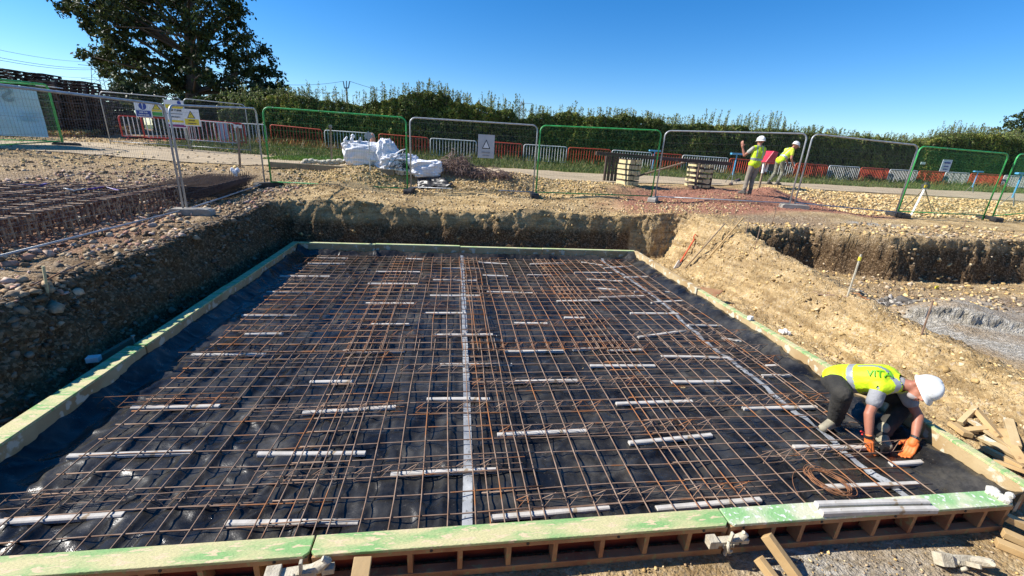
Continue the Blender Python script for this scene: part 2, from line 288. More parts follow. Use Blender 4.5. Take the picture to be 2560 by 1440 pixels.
# haul road sheet
rx = np.arange(-30, 70, .8); ry = np.linspace(0, 1, 16); RX, RT = np.meshgrid(rx, ry)
ylo = np.interp(RX, [-30, -10, 0, 8, 14, 70], [17.5, 16.0, 15.2, 16.0, 16.8, 19]); yhi = np.interp(RX, [-30, -8, -4, 4, 14, 30, 70], [21, 21, 17.4, 20.2, 21.0, 23.0, 30.0])
RY = ylo+(yhi-ylo)*RT+.25*fbm(RX*.6, RT*4)
RZ = terrain(RX, RY, False)+.05-.05*np.abs(RT-.5)
ix = np.arange(RX.size).reshape(RX.shape); fr = np.stack([ix[:-1, :-1], ix[:-1, 1:], ix[1:, 1:], ix[1:, :-1]], -1).reshape(-1, 4)
m_road = pm('compacted_road', (.48, .37, .23), (.36, .275, .165), 1.6, .95, 0, .9, bscale=24, c3=(.30, .24, .16), s3=13, t3=.55, stretch=(.6, 1.3, 1))
tag(np_mesh('road', np.stack([RX, RY, RZ], -1).reshape(-1, 3), fr, m_road, smooth=True), 'pale compacted haul road of crushed stone behind the fence', 'road', kind='structure')
# ------------------------------------------------------------------ loose stones
phi = (1+5**.5)/2
ICO = np.array([(-1, phi, 0), (1, phi, 0), (-1, -phi, 0), (1, -phi, 0), (0, -1, phi), (0, 1, phi), (0, -1, -phi), (0, 1, -phi), (phi, 0, -1), (phi, 0, 1), (-phi, 0, -1), (-phi, 0, 1)])/1.9
ICF = np.array([(0, 11, 5), (0, 5, 1), (0, 1, 7), (0, 7, 10), (0, 10, 11), (1, 5, 9), (5, 11, 4), (11, 10, 2), (10, 7, 6), (7, 1, 8), (3, 9, 4), (3, 4, 2), (3, 2, 6), (3, 6, 8), (3, 8, 9), (4, 9, 5), (2, 4, 11), (6, 2, 10), (8, 6, 7), (9, 8, 1)])
m_stone = attr_mat('stone', rough=.9, bump=.4, spec=.2)
TAN = [(.58, .40, .17), (.66, .48, .22), (.46, .31, .13), (.60, .48, .28), (.36, .25, .12)]
GRY = [(.32, .23, .14), (.42, .32, .20), (.21, .145, .085), (.36, .24, .13), (.48, .38, .26), (.15, .105, .065)]
PINK = [(.42, .25, .18), (.36, .20, .14), (.48, .36, .29), (.30, .22, .18), (.55, .50, .42)]
def stones(name, label, X, Y, smin, smax, pal, sink=.25, Z=None, cat='rubble', pw=2.5):
    n = len(X); s = smin+(smax-smin)*RNG.random(n)**pw
    z = terrain(X, Y) if Z is None else Z
    A = ICO[None]*(1+1.0*(RNG.random((n, 12, 1))-.5))+.17*RNG.normal(size=(n, 12, 3)); A = A*(np.stack([np.ones(n), .6+.5*RNG.random(n), .45+.4*RNG.random(n)], -1)[:, None, :])
    th = RNG.random(n)*2*PI; ct, st = np.cos(th), np.sin(th); tl = (RNG.random(n)-.5)*.9; cu, su = np.cos(tl), np.sin(tl)
    x = A[..., 0]*cu[:, None]+A[..., 2]*su[:, None]; zz = -A[..., 0]*su[:, None]+A[..., 2]*cu[:, None]
    xx = x*ct[:, None]-A[..., 1]*st[:, None]; yy = x*st[:, None]+A[..., 1]*ct[:, None]
    V = np.stack([xx*s[:, None]+X[:, None], yy*s[:, None]+Y[:, None], zz*s[:, None]+(z+s*sink+.006)[:, None]], -1).reshape(-1, 3)
    Fc = (ICF[None]+12*np.arange(n)[:, None, None]).reshape(-1, 3)
    pal = np.array(pal); c = pal[RNG.integers(0, len(pal), n)]*(.8+.4*RNG.random((n, 1))); c = np.repeat(c, 12, 0)
    return tag(np_mesh(name, V, Fc, m_stone, {'col': c}), label, cat, kind='stuff')
def U(n, a, b): return a+(b-a)*RNG.random(n)
n = 12000; X, Y = U(n, -10, -4.1), U(n, 3, 12.8); k = (noise(X*.9, Y*.9) > -.35+.5*(RNG.random(n)-.5)); stones('rubble', 'grey brown rubble stones strewn over the left bank by the fence', X[k], Y[k], .008, .06, GRY+PINK[:3], pw=4)
n = 1000; X, Y = U(n, -8.5, -5.1), U(n, 3.6, 10.5); k = noise(X*.7, Y*.7, 3) > -.1; stones('rubble', 'larger cobbles heaped along the foot of the left fence', X[k], Y[k], .03, .085, PINK+GRY[:3], pw=2.4)
n = 5000; X, Y = U(n, -5, 9), U(n, 10.7, 12.9); stones('gravel', 'small soil crumbs along the flat strip before the far fence', X, Y, .006, .04, [(.50, .35, .16), (.40, .28, .14), (.55, .42, .24), (.28, .2, .12)], pw=5, cat='gravel')
n = 10000; X, Y = U(n, -5, 6.5), U(n, 12.7, 15.0); k = (noise(X*.8, Y*.8, 5) > -.5+.7*(RNG.random(n)-.5)) & ~((X > 4.8) & (Y < 13.8)); stones('gravel', 'yellow gravel and clods on the heap behind the far fence', X[k], Y[k], .009, .045, TAN+GRY[:2], pw=2.6, cat='gravel')
n = 8000; X, Y = U(n, 11.9, 24), U(n, 11.3, 15.8); stones('gravel', 'pale yellow gravel bank behind the tripod and right fences', X, Y, .015, .06, TAN, pw=1.8, cat='gravel')
n = 7000; X, Y = U(n, 4.85, 7.4), U(n, 2.0, 11.8); stones('clods', 'small yellow clay clods crumbled over the lit bank', X, Y, .006, .030, TAN+TAN+GRY[:1], pw=3.5, sink=.0)
n = 2600; X, Y = U(n, 6.2, 12.8), U(n, 11, 14.6); stones('red_gravel', 'reddish brown stone scattered around the standing worker', X, Y, .006, .03, [(.33, .16, .10), (.40, .21, .14), (.26, .13, .09)], pw=3, cat='gravel')
n = 7000; X, Y = U(n, -24, -4), U(n, 12.5, 24); stones('gravel', 'grey and tan stones on the left yard', X, Y, .015, .06, GRY+TAN[:2], pw=3, cat='gravel')
n = 4200; X, Y = U(n, 6.6, 15), U(n, 5.6, 9.6); stones('rubble', 'brown clods in and around the right excavation', X, Y, .008, .05, TAN+GRY, pw=3)
n = 2600; X, Y = U(n, .4, 6.8), U(n, 1.1, 1.95); stones('gravel', 'small stones on the ground before the near shutter', X, Y, .003, .014, TAN+GRY, pw=3.5, cat='gravel')
n = 2500; X, Y = U(n, -4.3, -3.5), U(n, 3, 10.4); stones('rubble', 'clods fallen along the shaded foot of the left bank', X, Y, .010, .045, [(.10, .075, .05), (.16, .12, .08), (.22, .18, .13)], pw=3)  # palette darkened to carry the bank's shade in the clod colour
n = 420; X, Y = U(n, -4.0, 6.2), 10.62+RNG.normal(size=n)*.16; stones('clods', 'large broken clay clods along the lip of the far wall', X, Y, .015, .065, [(.46, .32, .14), (.36, .25, .12), (.24, .17, .09)], pw=1.8, sink=-.2)
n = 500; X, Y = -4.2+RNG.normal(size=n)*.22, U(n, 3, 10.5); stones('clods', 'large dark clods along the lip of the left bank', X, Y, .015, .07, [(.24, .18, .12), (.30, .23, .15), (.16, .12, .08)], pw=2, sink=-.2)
n = 300; X = U(n, 6.6, 16); Y = np.interp(X, [p[0] for p in WA], [p[1] for p in WA])+RNG.normal(size=n)*.14; stones('clods', 'large clods along the lip of the right excavation', X, Y, .015, .065, [(.40, .29, .15), (.30, .23, .14), (.20, .15, .10)], pw=1.8, sink=-.2)
n = 260; X, Y = 7.78+RNG.normal(size=n)*.17, 6.28+RNG.normal(size=n)*.13; stones('rubble', 'pocket of dark broken stones beside the pale mound in the right excavation', X, Y, .02, .08, [(.10, .09, .08), (.2, .18, .15), (.35, .32, .28)], pw=1.5)
n = 220; X, Y = U(n, 4.9, 6.2), U(n, 2.2, 10); stones('clods', 'scattered bigger clay lumps on the lit bank', X, Y, .015, .05, TAN[2:], pw=2, sink=-.2)
# ------------------------------------------------------------------ membrane
mx_ = np.arange(-3.42, 4.60, .0185); my_ = np.arange(2.13, 9.93, .0185); MX, MY = np.meshgrid(mx_, my_)
w1 = noise(MX*1.1+.35*MY*.3, MY*.35, 2); w2 = 1-np.abs(fbm(MX*1.6+.4*fbm(MX, MY, 2), MY*1.2, 6, 3))*2.2; w3 = 1-np.abs(noise(MX*3.2+.8*noise(MX, MY*1.5), MY*2.4, 9))*2
def crease(x0, x1, wd, h):   # long folds running down the sheet
    xc = np.interp(MY, [2.1, 9.9], [x0, x1])+.06*noise(MY*.8, x0*3)
    return h*np.exp(-((MX-xc)/wd)**2)
rdg = lambda a, bb, s_: 1-np.abs(noise(a, bb, s_))*2.6
f1 = fbm(MX*1.3, MY*1.3, 21, 3)*1.2; w4 = sstep(rdg(MX*2.1+f1, MY*1.1+f1, 31)); w5 = sstep(rdg(MX*5.5+f1*2, MY*4.5-f1*2, 41)); w6 = sstep(rdg(MX*1.7-MY*1.1+f1, MY*1.5+MX*.6, 51))
MZ = .004+.021*w4+.012*w5+.017*w6+.006*sstep(rdg(MX*9+f1*3, MY*8, 61))+.007*(w1+1)+.007*fbm(MX*11, MY*9, 4, 2)
for a in ((-2.2, -1.6, .05, .045), (-1.95, -1.35, .035, .035), (-.45, -.5, .05, .04), (.0, .25, .03, .02), (1.6, 1.5, .04, .022), (-1.0, -.5, .03, .025), (3.0, 3.4, .03, .02), (-2.7, -2.5, .03, .025), (-.16, -.2, .02, .02), (2.3, 2.5, .03, .02)): MZ = MZ+crease(*a)
MZ = np.clip(MZ, .003, .048)
wav = .035*fbm(MY*1.7, MX*0+1.0)
eR = sstep((MX-4.22-wav)/.36); eL = sstep((-3.16-MX+wav)/.24); wv2 = .04*fbm(MX*1.6, MX*0+7); eN = sstep((2.20-MY)/.07); eF = sstep((MY-9.72-wv2)/.2)
MZ = MZ+eR*(.13+.03*fbm(MY*2.2, MX*0+3))+eL*.13+eN*.06+eF*(.10+.025*fbm(MX*2, MX*0+5))+.012*fbm(MX*5, MY*5, 1)*np.maximum(eR, eF)
XM = MX-.03*eR+.0*eL
mm, nt, b = new_mat('black_membrane'); N = nt.nodes; L = nt.links; tc = N.new('ShaderNodeTexCoord'); OBJ = tc.outputs['Object']
dust = ramp(nz(2.2, 8, .65), (.40, (.007, .0065, .006)), (.74, (.062, .058, .050)))
sp = ramp(nz(30, 4, .7), (.62, (0, 0, 0)), (.72, (1, 1, 1)))
L.new(mix(ramp(nz(1.1, 9, .75), (.56, (0, 0, 0)), (.70, (.8, .8, .8))), mix(sp, dust, (.09, .08, .065)), (.085, .076, .06)), b.inputs['Base Color'])
L.new(ramp(nz(4, 5), (.34, (.15, .15, .15)), (.66, (.42, .42, .42))), b.inputs['Roughness']); b.inputs['Specular IOR Level'].default_value = .42
bp = N.new('ShaderNodeBump'); bp.inputs['Strength'].default_value = .6; bp.inputs['Distance'].default_value = .014; L.new(nz(9, 7, .62), bp.inputs['Height']); L.new(bp.outputs[0], b.inputs['Normal'])
ix = np.arange(MX.size).reshape(MX.shape); fm = np.stack([ix[:-1, :-1], ix[:-1, 1:], ix[1:, 1:], ix[1:, :-1]], -1).reshape(-1, 4)
mem = tag(np_mesh('plastic_sheet', np.stack([XM, MY, MZ], -1).reshape(-1, 3), fm, mm, smooth=True), 'wrinkled black plastic membrane lining the floor inside the shutters', 'plastic sheet')
sol = mem.modifiers.new('thick', 'SOLIDIFY'); sol.thickness = .002
def memz(x, y):
    i = min(max(int(round((y-2.13)/.0185)), 0), MZ.shape[0]-1); j = min(max(int(round((x+3.42)/.0185)), 0), MZ.shape[1]-1); return float(MZ[i, j])
# seam tapes lying on the sheet
m_tape = pm('pale_seam_tape', (.36, .37, .37), (.24, .25, .26), 6, .5, 0, .2, c3=(.16, .16, .15), s3=40, t3=.58)
def tape(name, label, pts, w):
    P = []; V = []; Fc = []
    for i in range(len(pts)-1):
        a, c = Vector(pts[i]), Vector(pts[i+1]); k = max(2, int((c-a).length/.04))
        P += [a+(c-a)*t/k for t in range(k)]
    P.append(Vector(pts[-1]))
    for i, p in enumerate(P):
        d = (P[min(i+1, len(P)-1)]-P[max(i-1, 0)]).normalized(); s = Vector((-d.y, d.x))*w/2
        for q in (-1, -.33, .33, 1):
            x, y = p.x+s.x*q, p.y+s.y*q
            h = max(memz(x+dx, y+dy) for dx in (-.02, 0, .02) for dy in (-.02, 0, .02)); V.append((x, y, h+.004))
    Fc = [(i*4+k, i*4+k+1, i*4+k+5, i*4+k+4) for i in range(len(P)-1) for k in range(3)]
    return tag(np_mesh(name, V, Fc, m_tape, smooth=True), label, 'tape', 'pale seam tapes on the membrane')
def xy(px, py, z=.03): p = at(px, py, z); return (p.x, p.y)
tape('seam_tape', 'pale grey seam tape running down the middle of the membrane', [xy(1155, 645), xy(1161, 800), xy(1166, 950), xy(1170, 1130), xy(1168, 1312)], .075)
tape('seam_tape', 'pale grey seam tape slanting down the right part of the membrane', [xy(1505, 652), xy(1640, 745), xy(1760, 850), xy(1900, 960), xy(2040, 1070), xy(2150, 1160), xy(2275, 1245)], .065)
# ------------------------------------------------------------------ reinforcing mesh sheets
def mesh_sheet(x0, x1, y0, y1, z, label, sx=.2, sy=.2, r=.0053, rot=0, mt=None):
    m = MB(); cx, cy = (x0+x1)/2, (y0+y1)/2; cr, sr = math.cos(rot), math.sin(rot)
    def W(x, y, zz): dx, dy = x-cx, y-cy; return (cx+dx*cr-dy*sr, cy+dx*sr+dy*cr, zz)
    ph = random.random()*6
    nxb = int(round((x1-x0-.1)/sx)); nyb = int(round((y1-y0-.1)/sy))
    for i in range(nxb+1):
        x = x0+.05+i*sx; j = [(random.random()-.5)*.008 for _ in range(9)]
        m.tube([W(x+j[k]+.008*math.sin(k*.9+ph), y0+(y1-y0)*k/8, z+.010+.004*math.sin(k*1.3+i*.4+ph)) for k in range(9)], r, 6)
    for i in range(nyb+1):
        y = y0+.05+i*sy; j = [(random.random()-.5)*.008 for _ in range(7)]
        m.tube([W(x0+(x1-x0)*k/6, y+j[k]+.006*math.sin(k+i*.7+ph), z+.004*math.sin(k*1.1+i*.4+ph)) for k in range(7)], r, 6)
    return tag(m.build('steel_mesh', mt or m_rust, smooth=True), label, 'steel mesh', 'rusty reinforcing mesh sheets laid in the slab')
colx = [(-2.93, -.83), (-1.28, .72), (.27, 2.42), (1.95, 4.12)]
where = ['along the left shutter', 'left of and across the middle tape', 'right of the middle tape', 'along the right shutter']
for i, (a, c) in enumerate(colx):
    for j, (ya, yb, dist) in enumerate(((2.17, 5.3, 'near'), (4.92, 7.6, 'middle'), (7.2, 9.75, 'far'))):
        sh = (random.random()-.5)*.04
        mesh_sheet(a+sh, c+sh, ya, yb, .058+.012*(i % 2)+.022*j*(1 if j < 2 else 0), 'rusty mesh sheet %s, %s third of slab' % (where[i], dist), rot=(random.random()-.5)*.008, mt=m_rust2 if (i+j) % 2 and j else m_rust)
mesh_sheet(4.0, 4.3, 3.2, 9.6, .075, 'narrow rusty mesh strip filling the right edge of the slab beside the upturned membrane', sx=.2)
# lattice spacers
def truss(p, q, h=.095, label='', r=.0032):
    p, q = Vector(p), Vector(q); d = q-p; L_ = d.length; d.normalize(); s = Vector((-d.y, d.x, 0)); m = MB()
    jit = [(random.random()-.5)*.01 for _ in range(6)]
    for off, hh in ((-.04, 0), (.04, 0), (0, h)):
        m.tube([p+d*L_*k/5+s*(off+jit[k])+Vector((0, 0, hh+jit[-k-1]*.6)) for k in range(6)], r, 5)
    n_ = int(L_/.2)
    for sd in (-.04, .04):
        pts = []
        for k in range(n_*2+1):
            t = min(k*.1, L_); pts.append(p+d*t+s*((0 if k % 2 else sd)+(random.random()-.5)*.006)+Vector((0, 0, h if k % 2 else 0)))
        m.tube(pts, r*.9, 4)
    return tag(m.build('lattice_spacer', m_rustO if random.random() < .35 else m_rust), label, 'wire spacer', 'zigzag wire lattice spacers on the mesh')
TR = [(0, 1262, 330, 1238), (345, 1262, 640, 1244), (640, 1203, 890, 1190), (885, 1192, 1310, 1163), (1290, 1262, 1935, 1222), (1250, 1085, 1820, 1065), (1900, 1150, 2325, 1113), (620, 1035, 1010, 1022),
 (1040, 1026, 1560, 1018), (1700, 1012, 2085, 1000), (240, 1015, 600, 1002), (1180, 965, 1680, 955), (1640, 912, 1965, 903), (1250, 873, 1500, 868), (1500, 876, 1640, 873), (640, 905, 1010, 895), (560, 830, 1010, 815),
 (1580, 842, 1900, 838), (1080, 842, 1240, 835), (1290, 815, 1560, 808), (1000, 930, 1240, 920), (450, 900, 640, 893), (1640, 775, 1850, 772), (1390, 745, 1640, 742), (860, 845, 1060, 840), (930, 770, 1140, 766), (660, 755, 900, 750),
 (1190, 745, 1380, 742), (720, 700, 930, 698), (1000, 700, 1200, 698), (1290, 700, 1470, 698), (1480, 700, 1690, 697), (760, 655, 960, 653), (1060, 655, 1260, 654), (1340, 660, 1600, 658), (1720, 880, 1990, 874)]
TR = sorted(TR, key=lambda t: -(t[1]+t[3]))
zone = lambda x: 'left of the left lap' if x < -1.2 else ('between the left lap and the middle tape' if x < .05 else ('right of the middle tape' if x < 1.9 else 'in the right part of the slab'))
cnt = {}
for a in TR:
    p, q = at(a[0], a[1], .055), at(a[2], a[3], .055); zn = zone((p.x+q.x)/2); k = cnt.get(zn, 0); cnt[zn] = k+1
    truss(p, q, label='wire lattice spacer %s, %s from front' % (zn, ORD[k]))
# grey spacer strips
SP = [(-30, 1312, 311, 1290), (172, 1144, 481, 1134), (565, 1312, 897, 1309), (645, 1138, 914, 1136), (977, 1190, 1240, 1178), (1228, 1298, 1522, 1271), (1640, 1275, 1900, 1252), (1572, 1110, 1778, 1090),
 (1243, 1090, 1468, 1080), (1983, 1120, 2165, 1122), (2225, 1162, 2303, 1157), (2058, 1220, 2294, 1212), (757, 1035, 990, 1020), (1067, 1001, 1225, 1001), (330, 1022, 550, 1018), (1540, 1012, 1730, 1006),
 (1857, 1023, 2040, 1020), (775, 958, 883, 957), (1257, 958, 1443, 954), (1678, 957, 1824, 956), (1905, 942, 2008, 940), (1915, 917, 1950, 916), (1100, 915, 1280, 914), (1475, 917, 1637, 917),
 (857, 881, 1013, 880), (480, 890, 665, 889), (1260, 881, 1410, 880), (1432, 876, 1500, 874), (1518, 878, 1605, 877), (1652, 893, 1820, 897), (613, 838, 708, 837), (1088, 840, 1232, 839), (1595, 845, 1715, 828),
 (1803, 848, 1866, 858), (928, 813, 1025, 813), (1285, 810, 1368, 811), (1410, 796, 1465, 797), (1720, 814, 1815, 817), (605, 791, 743, 790), (1062, 785, 1165, 785), (915, 760, 1035, 761), (1575, 785, 1697, 786),
 (1392, 755, 1508, 753), (667, 732, 788, 732), (1075, 741, 1200, 741), (1217, 731, 1333, 735), (1497, 745, 1610, 742), (1628, 758, 1740, 752), (920, 711, 1045, 712), (1083, 702, 1193, 703), (1490, 722, 1540, 727),
 (1467, 700, 1556, 705), (1586, 731, 1690, 732), (700, 692, 825, 693), (1207, 690, 1270, 692), (1318, 689, 1380, 690), (1560, 695, 1645, 693), (940, 681, 1050, 682), (1105, 672, 1208, 673), (1436, 683, 1530, 684),
 (770, 660, 863, 661), (1195, 657, 1268, 662), (1325, 662, 1415, 659), (1453, 657, 1507, 665), (793, 646, 870, 648), (1015, 648, 1060, 650), (1510, 672, 1600, 665)]
def strip(p, q, label, group='grey spacer bars under the mesh', w=.048, h=.032, fallen=False):
    p, q = Vector(p), Vector(q); d = (q-p); L_ = d.length; d.normalize(); s = Vector((d.y, -d.x, 0)); u = Vector((0, 0, 1))
    prof = [(-w/2, 0), (w/2, 0), (w/2, h*.72), (w*.30, h), (w*.06, h*.93), (-w*.06, h*.93), (-w*.30, h), (-w/2, h*.72)]
    m = MB(); vs = []; K = 5; bend = (random.random()-.5)*.012
    for k in range(K):
        t = k/(K-1); c = p+d*L_*t+s*bend*math.sin(PI*t)
        vs += [c+s*a+u*bb for a, bb in prof]
    n_ = len(prof); fs = [(i*n_+k, i*n_+(k+1) % n_, (i+1)*n_+(k+1) % n_, (i+1)*n_+k) for i in range(K-1) for k in range(n_)]+[tuple(range(n_))[::-1], tuple((K-1)*n_+k for k in range(n_))]
    m.add(vs, fs)
    return tag(m.build('spacer_bar', m_spacer, bevel=.002), label, 'spacer bar', group)
SP = sorted(SP, key=lambda t: -(t[1]+t[3])); cnt = {}
zone2 = lambda x: 'in the left third of the slab' if x < -1.05 else ('left of the middle tape' if x < -.25 else ('crossing or touching the middle tape' if x < .45 else ('right of the middle tape' if x < 1.5 else ('between the right lap and the slanting tape' if x < 2.7 else 'in the right part of the slab'))))
for a in SP:
    p, q = at(a[0], a[1], .03), at(a[2], a[3], .03); zn = zone2((p.x+q.x)/2); k = cnt.get(zn, 0); cnt[zn] = k+1
    ln = (q-p).length; zz = min(.026, max(.008, max(memz(p.x+(q.x-p.x)*t/8, p.y+(q.y-p.y)*t/8+dy) for t in range(9) for dy in (-.025, 0, .025))-.004)); p.z = q.z = zz
    strip(p, q, '%s grey spacer bar %s, %s from front' % ('short' if ln < .55 else 'long', zn, ORD[k]))
# tie wire coil
m = MB(); c0 = at(2070, 1207, .085); a1 = at(2128, 1240, .085); a0 = at(2014, 1174, .085); mj = (a1-a0)/2; mn = Vector((-mj.y, mj.x, 0)).normalized()*.13
for k in range(11):
    j1, j2, js = random.uniform(.85, 1.05), random.uniform(.75, 1.1), Vector((random.uniform(-.02, .02), random.uniform(-.02, .02), random.uniform(0, .035)))
    m.tube([c0+js+mj*j1*math.cos(t*2*PI/26)+mn*j2*math.sin(t*2*PI/26)+Vector((0, 0, .006*math.sin(t+k))) for t in range(28)], .0028, 4)
for e in ((2014, 1174, 1970, 1165, 1972, 1215, 2010, 1255), (2016, 1190, 1995, 1170, 2020, 1150, 2040, 1160)):
    pts = [at(e[i], e[i+1], .08+.02*math.sin(i)) for i in range(0, 8, 2)]
    cv = []
    for t in range(13):
        u = t/12; b0 = (1-u)**3; b1 = 3*u*(1-u)**2; b2 = 3*u*u*(1-u); b3 = u**3; cv.append(pts[0]*b0+pts[1]*b1+pts[2]*b2+pts[3]*b3)
    m.tube(cv, .0025, 4)
tag(m.build('tie_wire_coil', m_rustO, smooth=True), 'oval coil of orange rusty tie wire lying on the mesh', 'wire coil')
# ------------------------------------------------------------------ shutters
m_top = pm('green_yellow_flaking_paint', (.54, .49, .25), (.22, .40, .14), 3.8, .8, 0, .6, bscale=60, c3=(.62, .50, .30), s3=15, t3=.55, stretch=(.7, 2.6, 1), contrast=(.44, .60))
m_topw = pm('limed_paint', (.56, .55, .38), (.24, .44, .18), 3.5, .8, 0, .5, bscale=60, c3=(.66, .66, .61), s3=30, t3=.58, contrast=(.45, .6))
m_frame = pm('brown_frame', (.42, .24, .11), (.30, .13, .06), 5, .7, 0, .3, bscale=60, c3=(.32, .27, .12), s3=22, t3=.6)
m_ply = pm('red_brown_ply', (.34, .06, .03), (.2, .04, .02), 4, .6, 0, .2)
m_tan = pm('limed_timber', (.48, .37, .20), (.36, .24, .11), 3, .8, 0, .3, bscale=40, c3=(.58, .52, .38), s3=8, t3=.56)
TOP = .27
def near_shutter(x0, x1, ribs, label, mt, y0=1.99, skew=0.0, gap=.012):
    o = thing('formwork_shutter', label, 'shutter', ((x0+x1)/2, y0, 0), 'framed shutter panels around the slab')
    y1 = y0+.14; x0 += gap/2; x1 -= gap/2
    f = MB(); c = .028
    f.prism([(x0, y0+c), (x0+c, y0), (x1-c, y0), (x1, y0+c), (x1, y1), (x0, y1)], TOP-.022, TOP); f.build('top_edge', mt, o, bevel=.004)
    f = MB(); f.box(((x0+x1)/2, y0+.028, TOP-.022-.0185), (x1-x0-.01, .05, .035)); f.box(((x0+x1)/2, y0+.035, .027), (x1-x0-.01, .06, .05))
    for xr in ribs: f.box((xr, y0+.058, .133), (.032, .10, .159))
    f.box((x0+.02, y0+.06, .133), (.035, .10, .159)); f.box((x1-.02, y0+.06, .133), (.035, .10, .159))
    fr = f.build('frame', m_frame, o, bevel=.003)
    f = MB(); f.box(((x0+x1)/2, y1-.012, .124), (x1-x0-.01, .02, .236)); f.build('plywood_face', m_ply, o)
    f = MB()
    for xh in [x0+.1+.6*i for i in range(int((x1-x0)/.6)+1)]:
        f.tube([(xh, y0-.001, TOP-.035), (xh, y0+.006, TOP-.035)], .010, 10)
    f.build('pin_holes', m_rubber, fr)
    return o
rx_ = lambda lst: [at(p, y, .13).x for p, y in lst]
xa, xb, xc = at(775, 1380, TOP).x, at(1818, 1300, TOP).x, at(2535, 1255, TOP).x
near_shutter(xa-2.7, xa, [xa-2.7+.3*i for i in range(1, 9)], 'green topped shutter panel at the bottom left, ending at the cut corner joint', m_top)
near_shutter(xa, xb, rx_([(1025, 1410), (1150, 1400), (1272, 1395), (1388, 1385), (1505, 1375), (1615, 1365), (1720, 1355)]), 'yellow green topped ribbed shutter panel in the bottom middle between both clamps', m_top)
near_shutter(xb, xc, rx_([(1925, 1335), (2012, 1345), (2106, 1338), (2200, 1330), (2292, 1322), (2385, 1313), (2465, 1305)]), 'ribbed shutter panel at the bottom right with lime splashed top', m_topw)
def beam_panel(p, q, w, label, mt=None, h=TOP, mi=m_tan, side=1, ztop=None):
    p, q = Vector(p), Vector(q); d = (q-p).normalized(); n_ = Vector((d.y, -d.x, 0))*side
    o = thing('formwork_shutter', label, 'shutter', ((p.x+q.x)/2, (p.y+q.y)/2, 0), 'framed shutter panels around the slab')
    p = p+d*.006; q = q-d*.006; z = h; up = Vector((0, 0, 1))
    f = MB(); f.bar(p+n_*w/2+up*(z-.012), q+n_*w/2+up*(z-.012), w, .024); f.build('top_edge', mt or m_top, o, bevel=.003)
    f = MB(); f.bar(p+n_*(.02)+up*((z-.024)/2), q+n_*(.02)+up*((z-.024)/2), .036, z-.026); f.build('inner_face', mi, o, bevel=.003)
    f = MB(); L_ = (q-p).length
    for k in range(int(L_/.35)+1):
        c = p+d*min(.03+k*.35, L_-.03)+n_*(w/2+.018); f.bar(c+up*.02, c+up*(z-.026), .03, max(w-.045, .02), up=d)
    f.build('ribs', m_frame, o)
    return o
# left side (top 0.18 wide)
lx = lambda y: -3.34-.012*(y-3)
prev = 2.1
for k, (yb, lab) in enumerate(((4.78, 'long pale yellow shutter panel on the left, nearest the camera'), (6.9, 'bright green topped shutter panel midway along the left side'), (8.5, 'shaded green shutter panel on the left beyond the bright green one'), (10.06, 'shaded shutter panel at the far left corner'))):
    beam_panel((lx(prev)+random.uniform(-.008, .008), prev, 0), (lx(yb)+random.uniform(-.008, .008), yb, 0), .17 if k < 1 else .13, lab, side=-1, h=TOP+(.0 if k != 1 else .008))
    prev = yb
# far side
fx = [-3.42, -1.75, .2, 2.2, 4.6]
for k, lab in enumerate(('cream edged shutter panel at the left end of the far side', 'cream edged far shutter panel, second from the left, by the middle tape', 'cream edged far shutter panel, third from the left', 'cream edged shutter panel at the right end of the far side')):
    beam_panel((fx[k], 9.96+.004*k, 0), (fx[k+1], 9.965+.004*k, 0), .09, lab, side=-1, h=TOP+.01*math.sin(k*2), mt=pm('cream_edge%d' % k, (.66, .62, .38), (.40, .52, .22), 4, .7, 0, .2))
# right side
ry_ = [2.0, 2.95, 4.05, 7.0, 9.96]
for k, lab in enumerate(('short tan shutter timber with green edge at the near right corner', 'tan shutter timber directly behind the kneeling worker', 'long green edged shutter panel along the middle of the right side', 'straw coloured shutter panel at the far end of the right side')):
    off = (.0, .05, .02, -.02)[k]; off2 = (.05, .03, .0, -.02)[k]
    beam_panel((4.56+off, ry_[k]+(.14 if k == 0 else 0), 0), (4.56+off2, ry_[k+1], 0), .085, lab, side=1, h=TOP+(0, .006, -.004, .01)[k], mt=m_top if k < 3 else m_tan)
# spacer bars on the near shutter
for k, (a, lab) in enumerate((((2040, 1262, 2318, 1256), 'pale grey spacer bar lying on top of the near shutter, the one further back'), ((2052, 1282, 2338, 1274), 'pale grey spacer bar lying on top of the near shutter, at its front edge'))):
    p, q = at(a[0], a[1], TOP+.02), at(a[2], a[3], TOP+.02); p.z = q.z = TOP+.002
    strip(p, q, lab, 'spacer bars laid on the shutter', w=.046, h=.042)
m = MB()   # crumpled plastic lump at the corner
for k in range(7): m.ball((xc-.06+random.uniform(-.05, .05), 2.07+random.uniform(-.06, .05), TOP+.02+random.uniform(-.01, .02)), (random.uniform(.02, .05), random.uniform(.02, .05), random.uniform(.015, .03)), 7, 5)
tag(m.build('mortar_lump', pm('pale_mortar', (.7, .68, .58), (.5, .47, .38), 14, .9, 0, .6, bscale=70)), 'pale mortar lump at the near right shutter corner', 'mortar')
